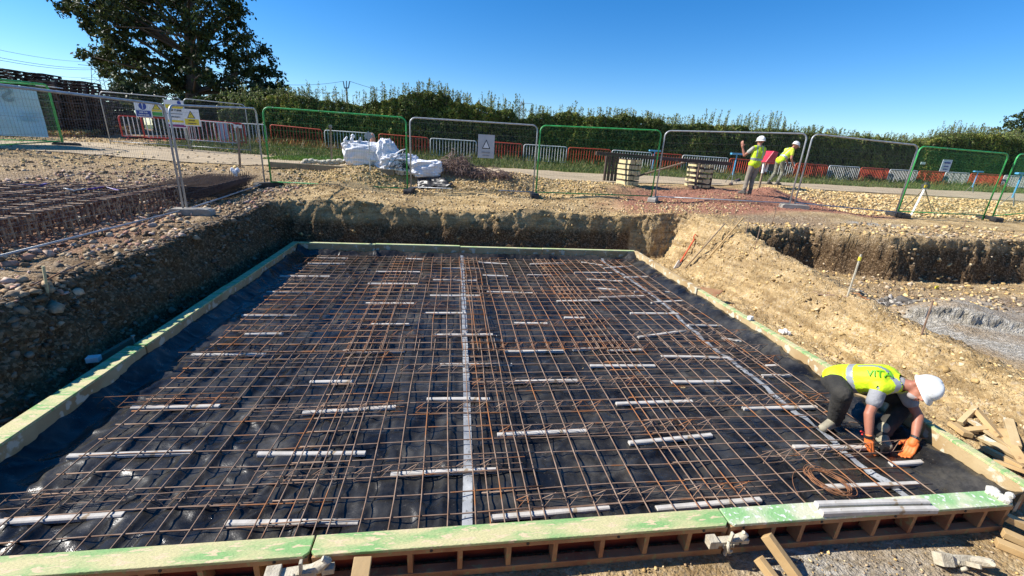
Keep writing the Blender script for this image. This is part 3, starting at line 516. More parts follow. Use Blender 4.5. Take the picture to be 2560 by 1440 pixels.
# clamps
m_clamp = pm('cement_coated_clamp', (.55, .50, .38), (.38, .33, .24), 18, .85, 0, .6, bscale=80)
def clamp(loc, yaw, label, tilt=0, s=1.0):
    o = thing('formwork_clamp', label, 'clamp', loc, 'formwork clamps')
    R = Matrix.Rotation(yaw, 3, 'Z') @ Matrix.Rotation(tilt, 3, 'X'); Lc = Vector(loc)
    def T(v): return R @ (Vector(v)*s)+Lc
    m = MB(); m.box(T((0, 0, 0)), (.15*s, .045*s, .03*s), R=R); m.box(T((-.095, 0, .004)), (.06*s, .06*s, .055*s), R=R)
    for k in range(5): m.box(T((-.03+.016*k, -.026, -.012)), (.007*s, .012*s, .028*s), R=R)
    m.build('clamp_body', m_clamp, o, bevel=.003)
    m = MB(); m.tube([T((.04, .0, .0)), T((.085, .0, .015)), T((.12, .0, .045)), T((.10, 0, .06))], [.022*s, .026*s, .02*s, .012*s], 8); m.box(T((.12, .0, -.005)), (.05*s, .035*s, .03*s), R=R); m.build('jaw', m_clamp, o, smooth=False, bevel=.003)
    m = MB(); m.bar(T((.005, -.012, -.10)), T((.02, -.012, .075)), .022*s, .012*s, up=R @ Vector((1, 0, 0))); m.build('wedge', m_clamp, o, bevel=.002)
    m = MB(); m.tube([T((-.01, -.03, .03)), T((-.015, -.045, 0)), T((.0, -.045, -.04)), T((.03, -.03, -.05))], .009*s, 7); m.build('hook', m_clamp, o, smooth=True)
    return o
p = atY(1815, 1352, 1.95); clamp(p, 0, 'cement covered wedge clamp on the right joint of the near shutter', s=1.1)
p = atY(745, 1432, 1.93); clamp(p, .1, 'cement covered wedge clamp at the bottom left of centre, on the cut corner joint', s=1.35)
p = at(2402, 1400, .06); clamp(p, -.15, 'pale wedge clamp lying loose on the ground at the bottom right', tilt=.9, s=1.35)
m = MB(); p = at(2345, 1372, .05); q = at(2400, 1408, .06); m.tube([p, (p+q)/2+Vector((0, -.01, -.01)), q], [.008, .012, .018], 7); tag(m.build('clamp_lever', m_clamp, smooth=True), 'curved pale lever beside the loose clamp on the ground', 'lever')
# timbers round the near shutter
def timber(p, q, w, h, label, mt=m_wood, name='timber_offcut', cat='timber', group=None, roll=0):
    p, q = Vector(p), Vector(q); d = (q-p).normalized(); u = Vector((0, 0, 1)); r = d.cross(u).normalized(); u = r.cross(d); u = u*math.cos(roll)+r*math.sin(roll)
    m = MB(); m.bar(p, q, w, h, up=u); return tag(m.build(name, mt, bevel=.003), label, cat, group)
timber(atY(908, 1392, 1.94), atY(895, 1475, 1.80), .10, .022, 'short upright board leaning on the near shutter, bottom centre', group=None)
timber(at(1915, 1338, .20), at(2010, 1470, .01), .045, .07, 'long sunlit timber prop sloping down from the near shutter')
timber(at(1895, 1395, .10), at(1960, 1480, .01), .045, .06, 'lower timber prop beside the long sunlit one')
for k, (a, lab) in enumerate((((2510, 1290, .13, 2640, 1350, .05), 'pale timber leaning in the bottom right corner, topmost'), ((2505, 1330, .06, 2640, 1390, .03), 'tan timber under the pale one in the bottom right corner'), ((2490, 1355, .03, 2600, 1400, .03), 'short split timber block at the right edge of the ground')))  :
    timber(at(a[0], a[1], a[2]), at(a[3], a[4], a[5]), .07, .05, lab)
PILE = [(2420, 1050, 2530, 1125, .3), (2440, 1025, 2500, 1100, .25), (2390, 1080, 2470, 1072, .3), (2450, 1095, 2560, 1150, .25), (2500, 1080, 2560, 1165, .2), (2460, 1120, 2560, 1175, .12), (2400, 1060, 2440, 1020, .22), (2480, 1150, 2590, 1190, .1), (2380, 1062, 2420, 1090, .3), (2520, 1050, 2540, 1120, .28)]
for k, a in enumerate(PILE):
    z = max(.03, a[4]-.04); p, q = G(a[0], a[1], .05), G(a[2], a[3], .07)
    timber(p, q, random.uniform(.05, .09), random.uniform(.025, .05), 'sawn timber offcut, %s from the top of the heap behind the right shutter' % ORD[k], group='timber offcuts heaped behind the right shutter', mt=m_wood if k % 3 else m_tan, roll=random.uniform(-.4, .4))
m = MB(); p = G(2398, 1078, .05); m.box(p, (.07, .05, .04), rot=.5); tag(m.build('plastic_block', pm('yellow_plastic', (.65, .42, .04), (.5, .3, .03)), bevel=.006), 'small yellow block at the timber heap', 'block')
# boards and block on the dark left side
timber(at(120, 925, .05), at(262, 893, .12), .05, .10, 'brown board wedged behind the left shutter, lower one', mt=m_woodgrey)
timber(at(250, 900, .12), at(338, 850, .20), .05, .10, 'brown board wedged behind the left shutter, upper one', mt=m_woodgrey)
m = MB(); p = at(234, 897, .22); m.box(p, (.11, .08, .06), rot=.25); tag(m.build('white_block', m_white, bevel=.006), 'white block resting on a board behind the left shutter', 'block')
m = MB(); p = at(335, 852, .22); m.tube([p-Vector((0, 0, .12)), p+Vector((0, 0, .06))], .007, 7); m.tube([p+Vector((0, 0, .06)), p+Vector((0, 0, .068))], .022, 10); tag(m.build('steel_pin', m_clamp), 'flat headed pin standing at the left shutter joint', 'pin')
m = MB(); p = at(1876, 795, TOP+.03); m.box(p, (.07, .06, .06), rot=.3); tag(m.build('white_block', m_white, bevel=.006), 'white block sitting on the green edge of the right shutter', 'block')
m = MB(); p = G(1960, 832, .03)
for k in range(6): m.ball(p+Vector((random.uniform(-.06, .06), random.uniform(-.04, .04), random.uniform(-.01, .03))), random.uniform(.025, .045), 6, 5)
tag(m.build('plastic_scrap', m_white), 'crumpled white scrap at the foot of the lit bank', 'scrap')
m = MB(); a, c, d_ = at(1742, 715, .26), at(1808, 726, .24), at(1790, 742, .18); n_ = Vector((0, 0, .02))
m.add([a, c, d_, a-n_, c-n_, d_-n_], [(0, 1, 2), (5, 4, 3), (0, 3, 4, 1), (1, 4, 5, 2), (2, 5, 3, 0)]); tag(m.build('steel_bracket', m_frame), 'triangular brown bracket behind the right shutter', 'bracket')
# ------------------------------------------------------------------ fences
def fence_path(w, h, r=.16, nseg=6):
    pts = [(0, 0), (0, h-r)]
    for k in range(1, nseg+1):
        a = PI-PI/2*k/nseg; pts.append((r+r*math.cos(a), h-r+r*math.sin(a)))
    pts.append((w-r, h))
    for k in range(1, nseg+1):
        a = PI/2-PI/2*k/nseg; pts.append((w-r+r*math.cos(a), h-r+r*math.sin(a)))
    pts.append((w, 0)); return pts
def heras(p, q, label, green=False, h=2.0, wr=.0017, tr=.021, infill=True, dz=0, zz=None):
    p, q = Vector((p[0], p[1], 0)), Vector((q[0], q[1], 0)); w = (q-p).length; d = (q-p)/w
    z0_, z1_ = (Tz(p.x, p.y)+.03+dz, Tz(q.x, q.y)+.03+dz) if zz is None else zz
    o = thing('mesh_fence', label, 'fence', (p.x, p.y, z0_), 'temporary mesh fence panels')
    fr, wi = (m_gpaint, m_gwire) if green else (m_galv, m_wire)
    def W(s_, z): return p+d*s_+Vector((0, 0, z0_+(z1_-z0_)*s_/w+z))
    m = MB(); m.tube([W(*t) for t in fence_path(w, h)], tr, 8); m.tube([W(0, .12), W(w, .12)], tr*.8, 8)
    fo = m.build('frame', fr, o, smooth=True)
    if infill:
        m = MB(); nv = int((w-.06)/.045)
        for k in range(nv+1):
            s_ = .03+(w-.06)*k/nv; edge = min(s_, w-s_); top = h-.0 if edge > .16 else h-.16+math.sqrt(max(0, .16**2-(.16-edge)**2))
            m.tube([W(s_, .12), W(s_, top)], wr, 3, cap=False)
        for k in range(9):
            z = .2+k*.21; m.tube([W(.01, z), W(w-.01, z)], wr, 3, cap=False)
        m.build('mesh_infill', wi, fo)
    return o
def block(x, y, yaw, label, dz=0):
    m = MB(); z = Tz(x, y)+dz; L_ = .74; w = .23
    pr = [(-L_/2, 0), (L_/2, 0), (L_/2, .09), (L_/2-.06, .13), (-L_/2+.06, .13), (-L_/2, .09)]
    vs = []
    for s_ in (-w/2, w/2):
        for a, c in pr: vs.append(Vector((x, y, z))+Matrix.Rotation(yaw, 3, 'Z') @ Vector((a, s_, c)))
    n_ = len(pr); m.add(vs, [tuple(range(n_))[::-1], tuple(range(n_, 2*n_))]+[(i, (i+1) % n_, n_+(i+1) % n_, n_+i) for i in range(n_)])
    return tag(m.build('ballast_block', m_conc if label.startswith('pale') else m_rubber, bevel=.012), label, 'ballast block', 'block feet of the fence')
heras((-5.22, 5.45), (-5.13, 9.02), 'grey mesh fence panel at the left edge, in front of the rusty cage', wr=.0013, tr=.019, zz=(.93, .95))
heras((-5.12, 9.12), (-5.03, 12.62), 'grey mesh fence panel running back along the left bank', wr=.0013, zz=(.95, 1.14))
heras((-4.88, 12.66), (-1.27, 12.74), 'green mesh fence panel with a bent top, before the white bags', True)
heras((-1.18, 12.9), (2.42, 12.93), 'grey mesh fence panel before the rusty rebar heap')
heras((2.5, 12.88), (6.02, 12.54), 'green mesh fence panel before the taller timber trestle', True)
heras((6.12, 12.5), (9.6, 11.22), 'grey mesh fence panel in front of the two standing workers')
heras((9.86, 11.33), (13.0, 11.06), 'grey mesh fence panel left of the tripod')
heras((13.42, 11.36), (16.88, 11.58), 'green mesh fence panel right of the tripod', True)
heras((17.1, 11.5), (20.5, 12.2), 'green mesh fence panel cut by the right edge of the photo', True)
block(-5.0, 9.05, 0.1, 'pale concrete fence foot on the left bank', 0.0)
block(-4.95, 12.66, .9, 'dark block foot at the corner where the left and far fences meet')
block(-1.22, 12.8, 1.5, 'dark block foot between the first green and grey far panels')
block(2.45, 12.9, 1.5, 'dark block foot between the grey panel and the second green panel')
block(6.07, 12.5, 1.0, 'pale concrete block foot left of the standing workers fence panel')
block(9.75, 11.2, -.25, 'pale concrete block foot between the two right grey panels')
block(13.2, 11.15, 1.3, 'dark block foot left of the tripod')
block(17.0, 11.5, 1.3, 'dark block foot of the right green panels')
# back fences on the left
bl = [(-13.7, 15.2), (-14.05, 18.35), (-17.5, 17.2), (-17.0, 15.6)]
heras(bl[0], bl[1], 'green mesh fence panel on the left that carries the banner, end post side', True, tr=.025)
heras((-17.2, 14.0), (-13.75, 15.1), 'green mesh fence panel on the left at the photo edge', True, tr=.025)
heras((-17.5, 17.6), (-14.1, 18.45), 'green mesh fence panel behind the banner', True, tr=.025)
block(-13.8, 18.2, .3, 'dark block foot of the banner fence'); block(-12.2, 12.8, .3, 'pale concrete fence foot lying on the left yard')
# banner on the left (seen from behind, lettering mirrored)
m_ban = pm('pale_banner', (.55, .72, .78), (.48, .66, .74), 1.2, .6, 0, .1)
zb_ = Tz(-14, 17)
p0, p1 = Vector((-18.3, 15.25, 0)), Vector((-14.12, 17.95, 0)); 
ban = thing('banner', 'pale blue banner with mirrored lettering tied to the green fence at left', 'banner', (p0.x, p0.y, zb_))
V = []; K, J = 40, 14
for j in range(J+1):
    for k in range(K+1):
        t = k/K; u = j/J; p = p0.lerp(p1, t); o_ = .05*math.sin(6*t*PI+3*u)*(1-u)+.03*math.sin(17*t+u*9)
        V.append((p.x-.5*o_, p.y+o_, zb_+.33+(1.60)*u))
np_mesh('cloth', V, [(j*(K+1)+k, j*(K+1)+k+1, (j+1)*(K+1)+k+1, (j+1)*(K+1)+k) for j in range(J) for k in range(K)], m_ban, smooth=True, parent=ban)
def text_obj(body, size, mat, origin, right, up, name='lettering', parent=None, extr=.003, align='CENTER', bold=0.0, mirror=False):
    cu = bpy.data.curves.new(name, 'FONT'); cu.body = body; cu.size = size; cu.extrude = extr; cu.align_x = align; cu.align_y = 'CENTER'; cu.offset = bold
    to = bpy.data.objects.new('tmp', cu); C.objects.link(to); dg = bpy.context.evaluated_depsgraph_get(); me = bpy.data.meshes.new_from_object(to.evaluated_get(dg)); bpy.data.objects.remove(to)
    right, up = Vector(right).normalized(), Vector(up).normalized(); nrm = right.cross(up)
    if mirror: right = -right
    R = Matrix((right, up, nrm)).transposed().to_4x4(); me.transform(Matrix.Translation(Vector(origin)) @ R)
    me.materials.clear()
    return link(name, me, mat, parent)
m_bant = pm('banner_print', (.25, .33, .36), (.30, .38, .40), 3)
dirb = (p1-p0).normalized(); nb = Vector((dirb.y, -dirb.x, 0))
text_obj('S', .62, m_bant, p0.lerp(p1, .86)+nb*.10+Vector((0, 0, zb_+1.62)), dirb, (0, 0, 1), parent=ban, mirror=True, bold=.012)
m_banl = pm('faint_print', (.38, .55, .62), (.42, .6, .66), 3)
text_obj('S6', .45, m_banl, p0.lerp(p1, .935)+nb*.10+Vector((0, 0, zb_+.95)), dirb, (0, 0, 1), parent=ban, mirror=True)
# sign fence
heras((-14.0, 20.6), (-11.2, 20.9), 'grey mesh fence panel hung with safety signs, left half', tr=.018)
heras((-11.15, 20.95), (-8.95, 21.4), 'grey mesh fence panel hung with safety signs, right half', tr=.018)
m_sw = pm('sign_white', (.75, .75, .75), (.68, .68, .68), 5, .4, 0, 0); m_sb = pm('sign_blue', (.02, .05, .30), (.02, .05, .25), 5, .4, 0, 0); m_sy = pm('sign_yellow', (.75, .60, .03), (.70, .52, .03), 5, .4, 0, 0); m_sg = pm('sign_green', (.05, .35, .06), None, 5, .4, 0, 0); m_sp = pm('sign_purple', (.30, .03, .16), None, 5, .4, 0, 0); m_sk = pm('sign_black', (.015, .015, .015), None, 5, .4, 0, 0)
def sign(x0, y0, x1, y1, Y, label, parts, back=m_sw, name='safety_sign', rot=0):
    a, c = atY(x0, y1, Y), atY(x1, y0, Y); w = c.x-a.x; h = c.z-a.z; o = thing(name, label, 'sign', (a.x, Y, a.z), 'signs on the fences')
    m = MB(); m.box((a.x+w/2, Y, a.z+h/2), (w, .008, h)); m.build('board', back, o)
    for (kind, mt, u0, v0, u1, v1, *txt) in parts:
        X0, X1, Z0, Z1 = a.x+w*u0, a.x+w*u1, a.z+h*v0, a.z+h*v1; yy = Y-.0065
        if kind == 'box': m = MB(); m.box(((X0+X1)/2, yy, (Z0+Z1)/2), (X1-X0, .005, Z1-Z0)); m.build('printed_panel', mt, o)
        elif kind == 'disc': m = MB(); m.tube([((X0+X1)/2, yy+.002, (Z0+Z1)/2), ((X0+X1)/2, yy-.003, (Z0+Z1)/2)], (X1-X0)/2, 20); m.build('symbol', mt, o)
        elif kind == 'tri':
            m = MB(); m.prism([(X0, Z0), (X1, Z0), ((X0+X1)/2, Z1)], yy-.006, yy-.001, 'y'); m.build('symbol', m_sk, o)
            cx_, cz_ = (X0+X1)/2, Z0+(Z1-Z0)/3; m = MB(); m.prism([(cx_+(x-cx_)*.74, cz_+(z-cz_)*.74) for x, z in ((X0, Z0), (X1, Z0), (cx_, Z1))], yy-.009, yy-.0061, 'y'); m.build('symbol', mt, o)
        elif kind == 'text': text_obj(txt[0], (Z1-Z0)*txt[1], mt, ((X0+X1)/2, yy-.008, (Z0+Z1)/2), (1, 0, 0), (0, 0, 1), parent=o, bold=.002)
    return o
sign(341, 256, 375, 292, 20.55, 'blue and white mandatory safety sign, leftmost on the sign fence', [('disc', m_sb, .27, .50, .73, .96), ('text', m_sw, .2, .5, .8, .96, '!', 1.1), ('box', m_sb, .06, .05, .94, .44), ('text', m_sw, .1, .25, .9, .4, 'KEEP THIS', .75), ('text', m_sw, .1, .08, .9, .23, 'GATE CLOSED', .7)])
sign(381, 258, 403, 290, 20.6, 'narrow yellow warning sign with green base, second on the sign fence', [('tri', m_sy, .12, .52, .88, .97), ('text', m_sk, .3, .55, .7, .82, '!', 1.0), ('box', m_sy, .06, .34, .94, .50), ('box', m_sg, .06, .03, .94, .31)])
sign(421, 252, 457, 318, 20.5, 'tall multi coloured site notice, third on the sign fence', [('box', m_sy, .05, .70, .95, .84), ('text', m_sk, .1, .58, .9, .69, 'KEEP CLEAR', .8), ('box', m_sk, .05, .50, .95, .52), ('disc', m_sb, .68, .86, .88, .97), ('box', m_sy, .05, .20, .95, .28), ('box', m_sp, .05, .03, .95, .12), ('text', m_sk, .1, .34, .9, .44, 'SITE SAFETY', .6)])
sign(461, 274, 496, 314, 20.45, 'white and yellow warning triangle sign, rightmost on the sign fence', [('tri', m_sy, .26, .46, .74, .90), ('text', m_sk, .4, .5, .6, .76, '!', 1.0), ('box', m_sy, .08, .06, .92, .42), ('text', m_sk, .1, .26, .9, .38, 'DANGER', .75), ('text', m_sk, .1, .10, .9, .20, 'CONSTRUCTION', .62)])
sign(1194, 338, 1237, 394, 12.85, 'grey white warning sign with a triangle outline on the far grey fence', [('tri', m_sw, .25, .40, .75, .80), ('text', pm('pale_print', (.35, .35, .36), None, 5, .5, 0, 0), .1, .18, .9, .30, 'DANGER', .8), ('text', pm('pale_print', (.35, .35, .36), None, 5, .5, 0, 0), .1, .07, .9, .15, 'KEEP OUT', .8)], back=pm('faded_board', (.50, .50, .50), (.42, .42, .43), 3, .5, 0, 0))
sign(2348, 400, 2382, 428, 11.45, 'small white notice on the right green fence', [('text', m_sb, .05, .6, .95, .85, 'NOTICE', .7), ('text', m_sb, .1, .35, .9, .5, 'KEEP OUT', .7), ('text', m_sb, .1, .12, .9, .25, 'NO ENTRY', .7)], back=pm('pale_notice', (.6, .68, .74), (.5, .6, .7), 3, .5, 0, 0))
m = MB(); p = atY(2308, 408, 11.4); m.box(p, (.16, .01, .07)); tag(m.build('tag_plate', pm('mint_plate', (.6, .75, .66), None, 4, .5, 0, 0)), 'small mint green plate on the left post of the right green fence', 'plate')
# ------------------------------------------------------------------ pedestrian barriers
BX = [(-20, 24.5), (-13, 26.4), (-10, 26.6), (-4, 26.0), (2, 26.0), (8, 26.1), (14, 26.3), (22, 27.0), (30, 28.2), (42, 30.2), (60, 33)]
def online(px, py, off=0.0, curve=BX):
    d = ray(px, py)
    for k in range(len(curve)-1):
        (x0, y0), (x1, y1) = curve[k], curve[k+1]; y0 += off; y1 += off; den = (x1-x0)*d[1]-(y1-y0)*d[0]
        if abs(den) < 1e-9: continue
        t = (y0*d[0]-x0*d[1])/den
        if 0 <= t <= 1: return Vector((x0+(x1-x0)*t, y0+(y1-y0)*t, 0))
    return Vector((curve[-1][0], curve[-1][1], 0))
def barrier(p, q, mt, label, group, h=1.05, mb=None):
    p, q = Vector((p[0], p[1], 0)), Vector((q[0], q[1], 0)); w = (q-p).length; d = (q-p)/w; z0_, z1_ = Tz(p.x, p.y), Tz(q.x, q.y)
    o = thing('pedestrian_barrier', label, 'barrier', (p.x, p.y, z0_), group); s = Vector((-d.y, d.x, 0))
    def W(s_, z): return p+d*s_+Vector((0, 0, z0_+(z1_-z0_)*s_/w+z))
    m = MB(); pts = [W(a, .14+c*(h-.14)/h) for a, c in fence_path(w, h, .12, 4)]; m.tube(pts, .03 if mt in (m_redmetal, m_red) else .024, 7); m.tube([W(0, .16), W(w, .16)], .02, 7); fr_ = m.build('frame', mt, o, smooth=True)
    m = MB(); nb_ = max(6, int(w/.165)); bt_ = .021 if mt in (m_redmetal, m_red) else .014
    for k in range(1, nb_): m.tube([W(w*k/nb_, .16), W(w*k/nb_, h-.01)], bt_, 5, cap=False)
    m.build('upright_bars', mb or mt, o)
    for s_ in (.2, w-.2):
        m = MB(); m.tube([W(s_, .16), W(s_, .03)], .016, 6); m.tube([W(s_, .03)-s*.25, W(s_, .03)+s*.25], .016, 6); m.build('foot', mt, fr_)
    return o
WB = [(540, 668), (813, 936), (1076, 1191), (1311, 1419), (1534, 1635), (1714, 1830), (1938, 2003), (2092, 2171), (2250, 2322), (2395, 2457), (2548, 2625)]
wl_ = ['white barrier beside the propped grey board, behind the left green fence', 'white barrier directly behind the standing white bags', 'white barrier behind the rusty rebar heap', 'white barrier left of the timber trestles, grass behind', 'white barrier behind the taller timber stack', 'white barrier behind the lower timber stack', 'white barrier to the right of the bending worker', 'white barrier seen through the grey panel left of the tripod', 'white barrier directly behind the tripod', 'white barrier with a blue stand in front, right of the tripod', 'white barrier cut by the right edge, beyond the blue stand']
for (a, c), lab in zip(WB, wl_): barrier(online(a, 350), online(c, 350), m_white, lab, 'white pedestrian barriers along the hedge')
RB = [(680, 806), (948, 1070), (1198, 1306), (1424, 1530), (1640, 1712), (1835, 1934), (2006, 2088), (2175, 2247), (2326, 2391), (2461, 2544)]
rl_ = ['red barrier between the first two white ones', 'red barrier with an orange rusted top behind the right white bag', 'red barrier behind the triangle warning sign', 'red barrier in the dry weeds left of the trestles', 'red barrier behind the post joint between the trestles', 'red barrier behind the standing workers', 'dark red barrier just right of the two workers', 'dark red barrier left of the tripod', 'dark red barrier between the tripod and the blue stand', 'dark red barrier at the far right before the last white one']
for (a, c), lab in zip(RB, rl_): barrier(online(a, 350, .15), online(c, 350, .15), m_redmetal, lab, 'red pedestrian barriers along the hedge')
barrier((-15.2, 23.2), (-14.0, 24.6), m_red, 'red barrier at the left end of the red and white group', 'red barriers by the signs', mb=m_white)
barrier((-13.9, 22.6), (-12.6, 24.6), m_red, 'red barrier in the middle of the group under the blue sign', 'red barriers by the signs', mb=m_white)
barrier((-12.4, 23.4), (-10.2, 24.0), m_red, 'red barrier below the yellow triangle sign', 'red barriers by the signs', mb=m_red)
barrier((-12.45, 23.15), (-10.5, 23.7), m_white, 'white barrier leaning before the red one below the triangle sign', 'red barriers by the signs')
a, c = online(548, 330, -.3), online(566, 330, -.3); m = MB(); zz_ = Tz(a.x, a.y); m.add([(a.x, a.y, zz_), (c.x+.1, c.y, zz_), (c.x-.05, c.y+.15, zz_+1.05), (a.x-.15, a.y+.15, zz_+1.05), (a.x, a.y+.03, zz_), (c.x+.1, c.y+.03, zz_), (c.x-.05, c.y+.18, zz_+1.05), (a.x-.15, a.y+.18, zz_+1.05)], [(0, 1, 2, 3), (7, 6, 5, 4), (0, 4, 5, 1), (1, 5, 6, 2), (2, 6, 7, 3), (3, 7, 4, 0)])
tag(m.build('board', pm('grey_board', (.45, .48, .52), (.4, .42, .46), 5, .6, 0, .05)), 'pale grey board propped on the left end of the first white barrier', 'board')
# ------------------------------------------------------------------ vegetation
m_leaf = attr_mat('leaf', rough=.55, spec=.35, trans=.25, nscale=2.0, var=.35)
m_bark = pm('bark', (.07, .055, .04), (.12, .095, .07), 10, .9, 0, .5)
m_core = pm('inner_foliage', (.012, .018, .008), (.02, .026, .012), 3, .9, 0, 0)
def leaves(P, size, cols, name, parent=None, aspect=.55, up=0.0):
    n = len(P); a = RNG.normal(size=(n, 3)); a[:, 2] += up; a /= np.linalg.norm(a, axis=1)[:, None]
    b_ = RNG.normal(size=(n, 3)); b_ -= a*(a*b_).sum(1)[:, None]; b_ /= np.linalg.norm(b_, axis=1)[:, None]
    s = (size*(.6+.8*RNG.random(n)))[:, None]; a = a*s; b_ = b_*s*aspect
    V = np.stack([P-a, P+b_*.9-a*.1, P+a, P-b_*.9-a*.1], 1).reshape(-1, 3); Fc = np.arange(4*n).reshape(-1, 4)
    return np_mesh(name, V, Fc, m_leaf, {'col': np.repeat(cols, 4, 0)}, parent=parent)
def lcol(n, pal, v=.3): pal = np.array(pal); return pal[RNG.integers(0, len(pal), n)]*(1-v/2+v*RNG.random((n, 1)))
OAK = [(.035, .055, .015), (.045, .07, .018), (.03, .045, .015), (.065, .085, .022)]
HED = [(.13, .18, .035), (.17, .22, .045), (.08, .12, .025), (.22, .25, .07), (.17, .15, .06)]
# hedge
HC = [(x, y+2.0) for x, y in BX]; HC[0] = (-22, 28)
prof = [(560, 262), (640, 245), (700, 235), (760, 240), (820, 250), (900, 258), (960, 245), (1010, 232), (1050, 222), (1100, 228), (1160, 248), (1220, 262), (1300, 287), (1400, 280), (1500, 288), (1560, 285), (1600, 292), (1700, 302), (1800, 310), (1900, 316), (2000, 327), (2100, 334), (2180, 342), (2260, 350), (2290, 352)]
prof2 = [(2270, 362), (2320, 342), (2380, 330), (2450, 328), (2520, 340), (2600, 350), (2700, 360)]
def hedge(prof, name, label, nleaf, off=0.0, th=1.1):
    A = []
    for px, py in prof:
        p = online(px, py, off, HC); d = ray(px, py); A.append((p.x, p.y, CAMZ+d[2]*p.y/d[1]))
    A = np.array(A); o = thing(name, label, 'hedge', (float(A[0, 0]), float(A[0, 1]), 1.6))
    L_ = A[-1, 0]-A[0, 0]; 
    def mk(n, shell):
        x = A[0, 0]+L_*RNG.random(n); y0_ = np.interp(x, A[:, 0], A[:, 1]); zt = np.interp(x, A[:, 0], A[:, 2]); zt = zt+.16*fbm(x*1.2, y0_*0, 3)+.16*noise(x*4, x*0)-.18
        zg = np.interp(x, [-20, 0, 20, 45], [1.8, 1.65, 1.5, 1.5])
        ang = RNG.random(n); dep = np.where(ang < .62, -1.0, RNG.random(n)*2-1); zr = np.where(ang < .62, RNG.random(n)**.8, 1.0-.08*RNG.random(n))
        r = 1-.14*RNG.random(n)**2+.22*fbm(x*1.1, zr*4, dep*2)+.10*noise(x*5, zr*9); tp = 1-.35*zr**3
        return np.stack([x, y0_+th*dep*r*tp, zg+(zt-zg)*zr+.12*fbm(x*3, dep*2, 1)], -1)
    # dark inner mass
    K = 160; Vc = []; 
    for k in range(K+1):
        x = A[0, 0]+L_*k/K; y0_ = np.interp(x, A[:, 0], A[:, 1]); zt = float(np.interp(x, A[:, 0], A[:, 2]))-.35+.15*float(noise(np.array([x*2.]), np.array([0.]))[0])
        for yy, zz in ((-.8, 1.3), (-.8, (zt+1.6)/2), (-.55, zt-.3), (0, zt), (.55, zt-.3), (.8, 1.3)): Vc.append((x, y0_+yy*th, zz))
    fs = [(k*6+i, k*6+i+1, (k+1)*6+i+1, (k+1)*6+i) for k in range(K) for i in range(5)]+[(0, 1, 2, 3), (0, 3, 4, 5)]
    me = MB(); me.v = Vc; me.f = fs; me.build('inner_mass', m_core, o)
    P = mk(nleaf, 0); c = lcol(nleaf, HED); br = (noise(P[:, 0]*.5, P[:, 2]*.7, 3) > .25)[:, None]; c = np.where(br, c*np.array([[1.5, 1.35, 1.1]]), c)
    leaves(P, .062, c, 'foliage', o)
    # upright shoots
    Ps = []; Cs = []; st = MB()
    for k in range(int(L_*15)):
        x = A[0, 0]+L_*random.random(); px_d = float(fbm(np.array([x*.35]), np.array([2.0]))[0])
        y0_ = float(np.interp(x, A[:, 0], A[:, 1])); zt = float(np.interp(x, A[:, 0], A[:, 2])); 
        hh = random.uniform(.08, .42)+max(0, px_d+.1)*1.5*random.random()**1.7; lx_, ly_ = random.uniform(-.18, .18)*hh, random.uniform(-.1, .1)
        y1_ = y0_+random.uniform(-.9, .7)
        st.tube([(x, y1_, zt-.5), (x+lx_*.5, y1_, zt+hh*.4), (x+lx_, y1_+ly_, zt+hh)], [.012, .008, .004], 3, cap=False)
        m_ = int(16+hh*34); t = RNG.random(m_); Ps.append(np.stack([x+lx_*t+RNG.normal(size=m_)*.07*(1.3-t), y1_+ly_*t+RNG.normal(size=m_)*.04, zt-.3+(hh+.3)*t], -1)); Cs.append(lcol(m_, HED[1:])*1.15)
    st.build('shoots', m_bark, o); leaves(np.concatenate(Ps), .055, np.concatenate(Cs), 'foliage', o, aspect=.4, up=.6)
    return o
hedge(prof, 'hedge', 'long dense green hedge with upright shoots behind the barriers', 150000)
hedge(prof2, 'hedge', 'separate rounder hedge clump with tall shoots at the far right', 42000, 2.2, 1.5)
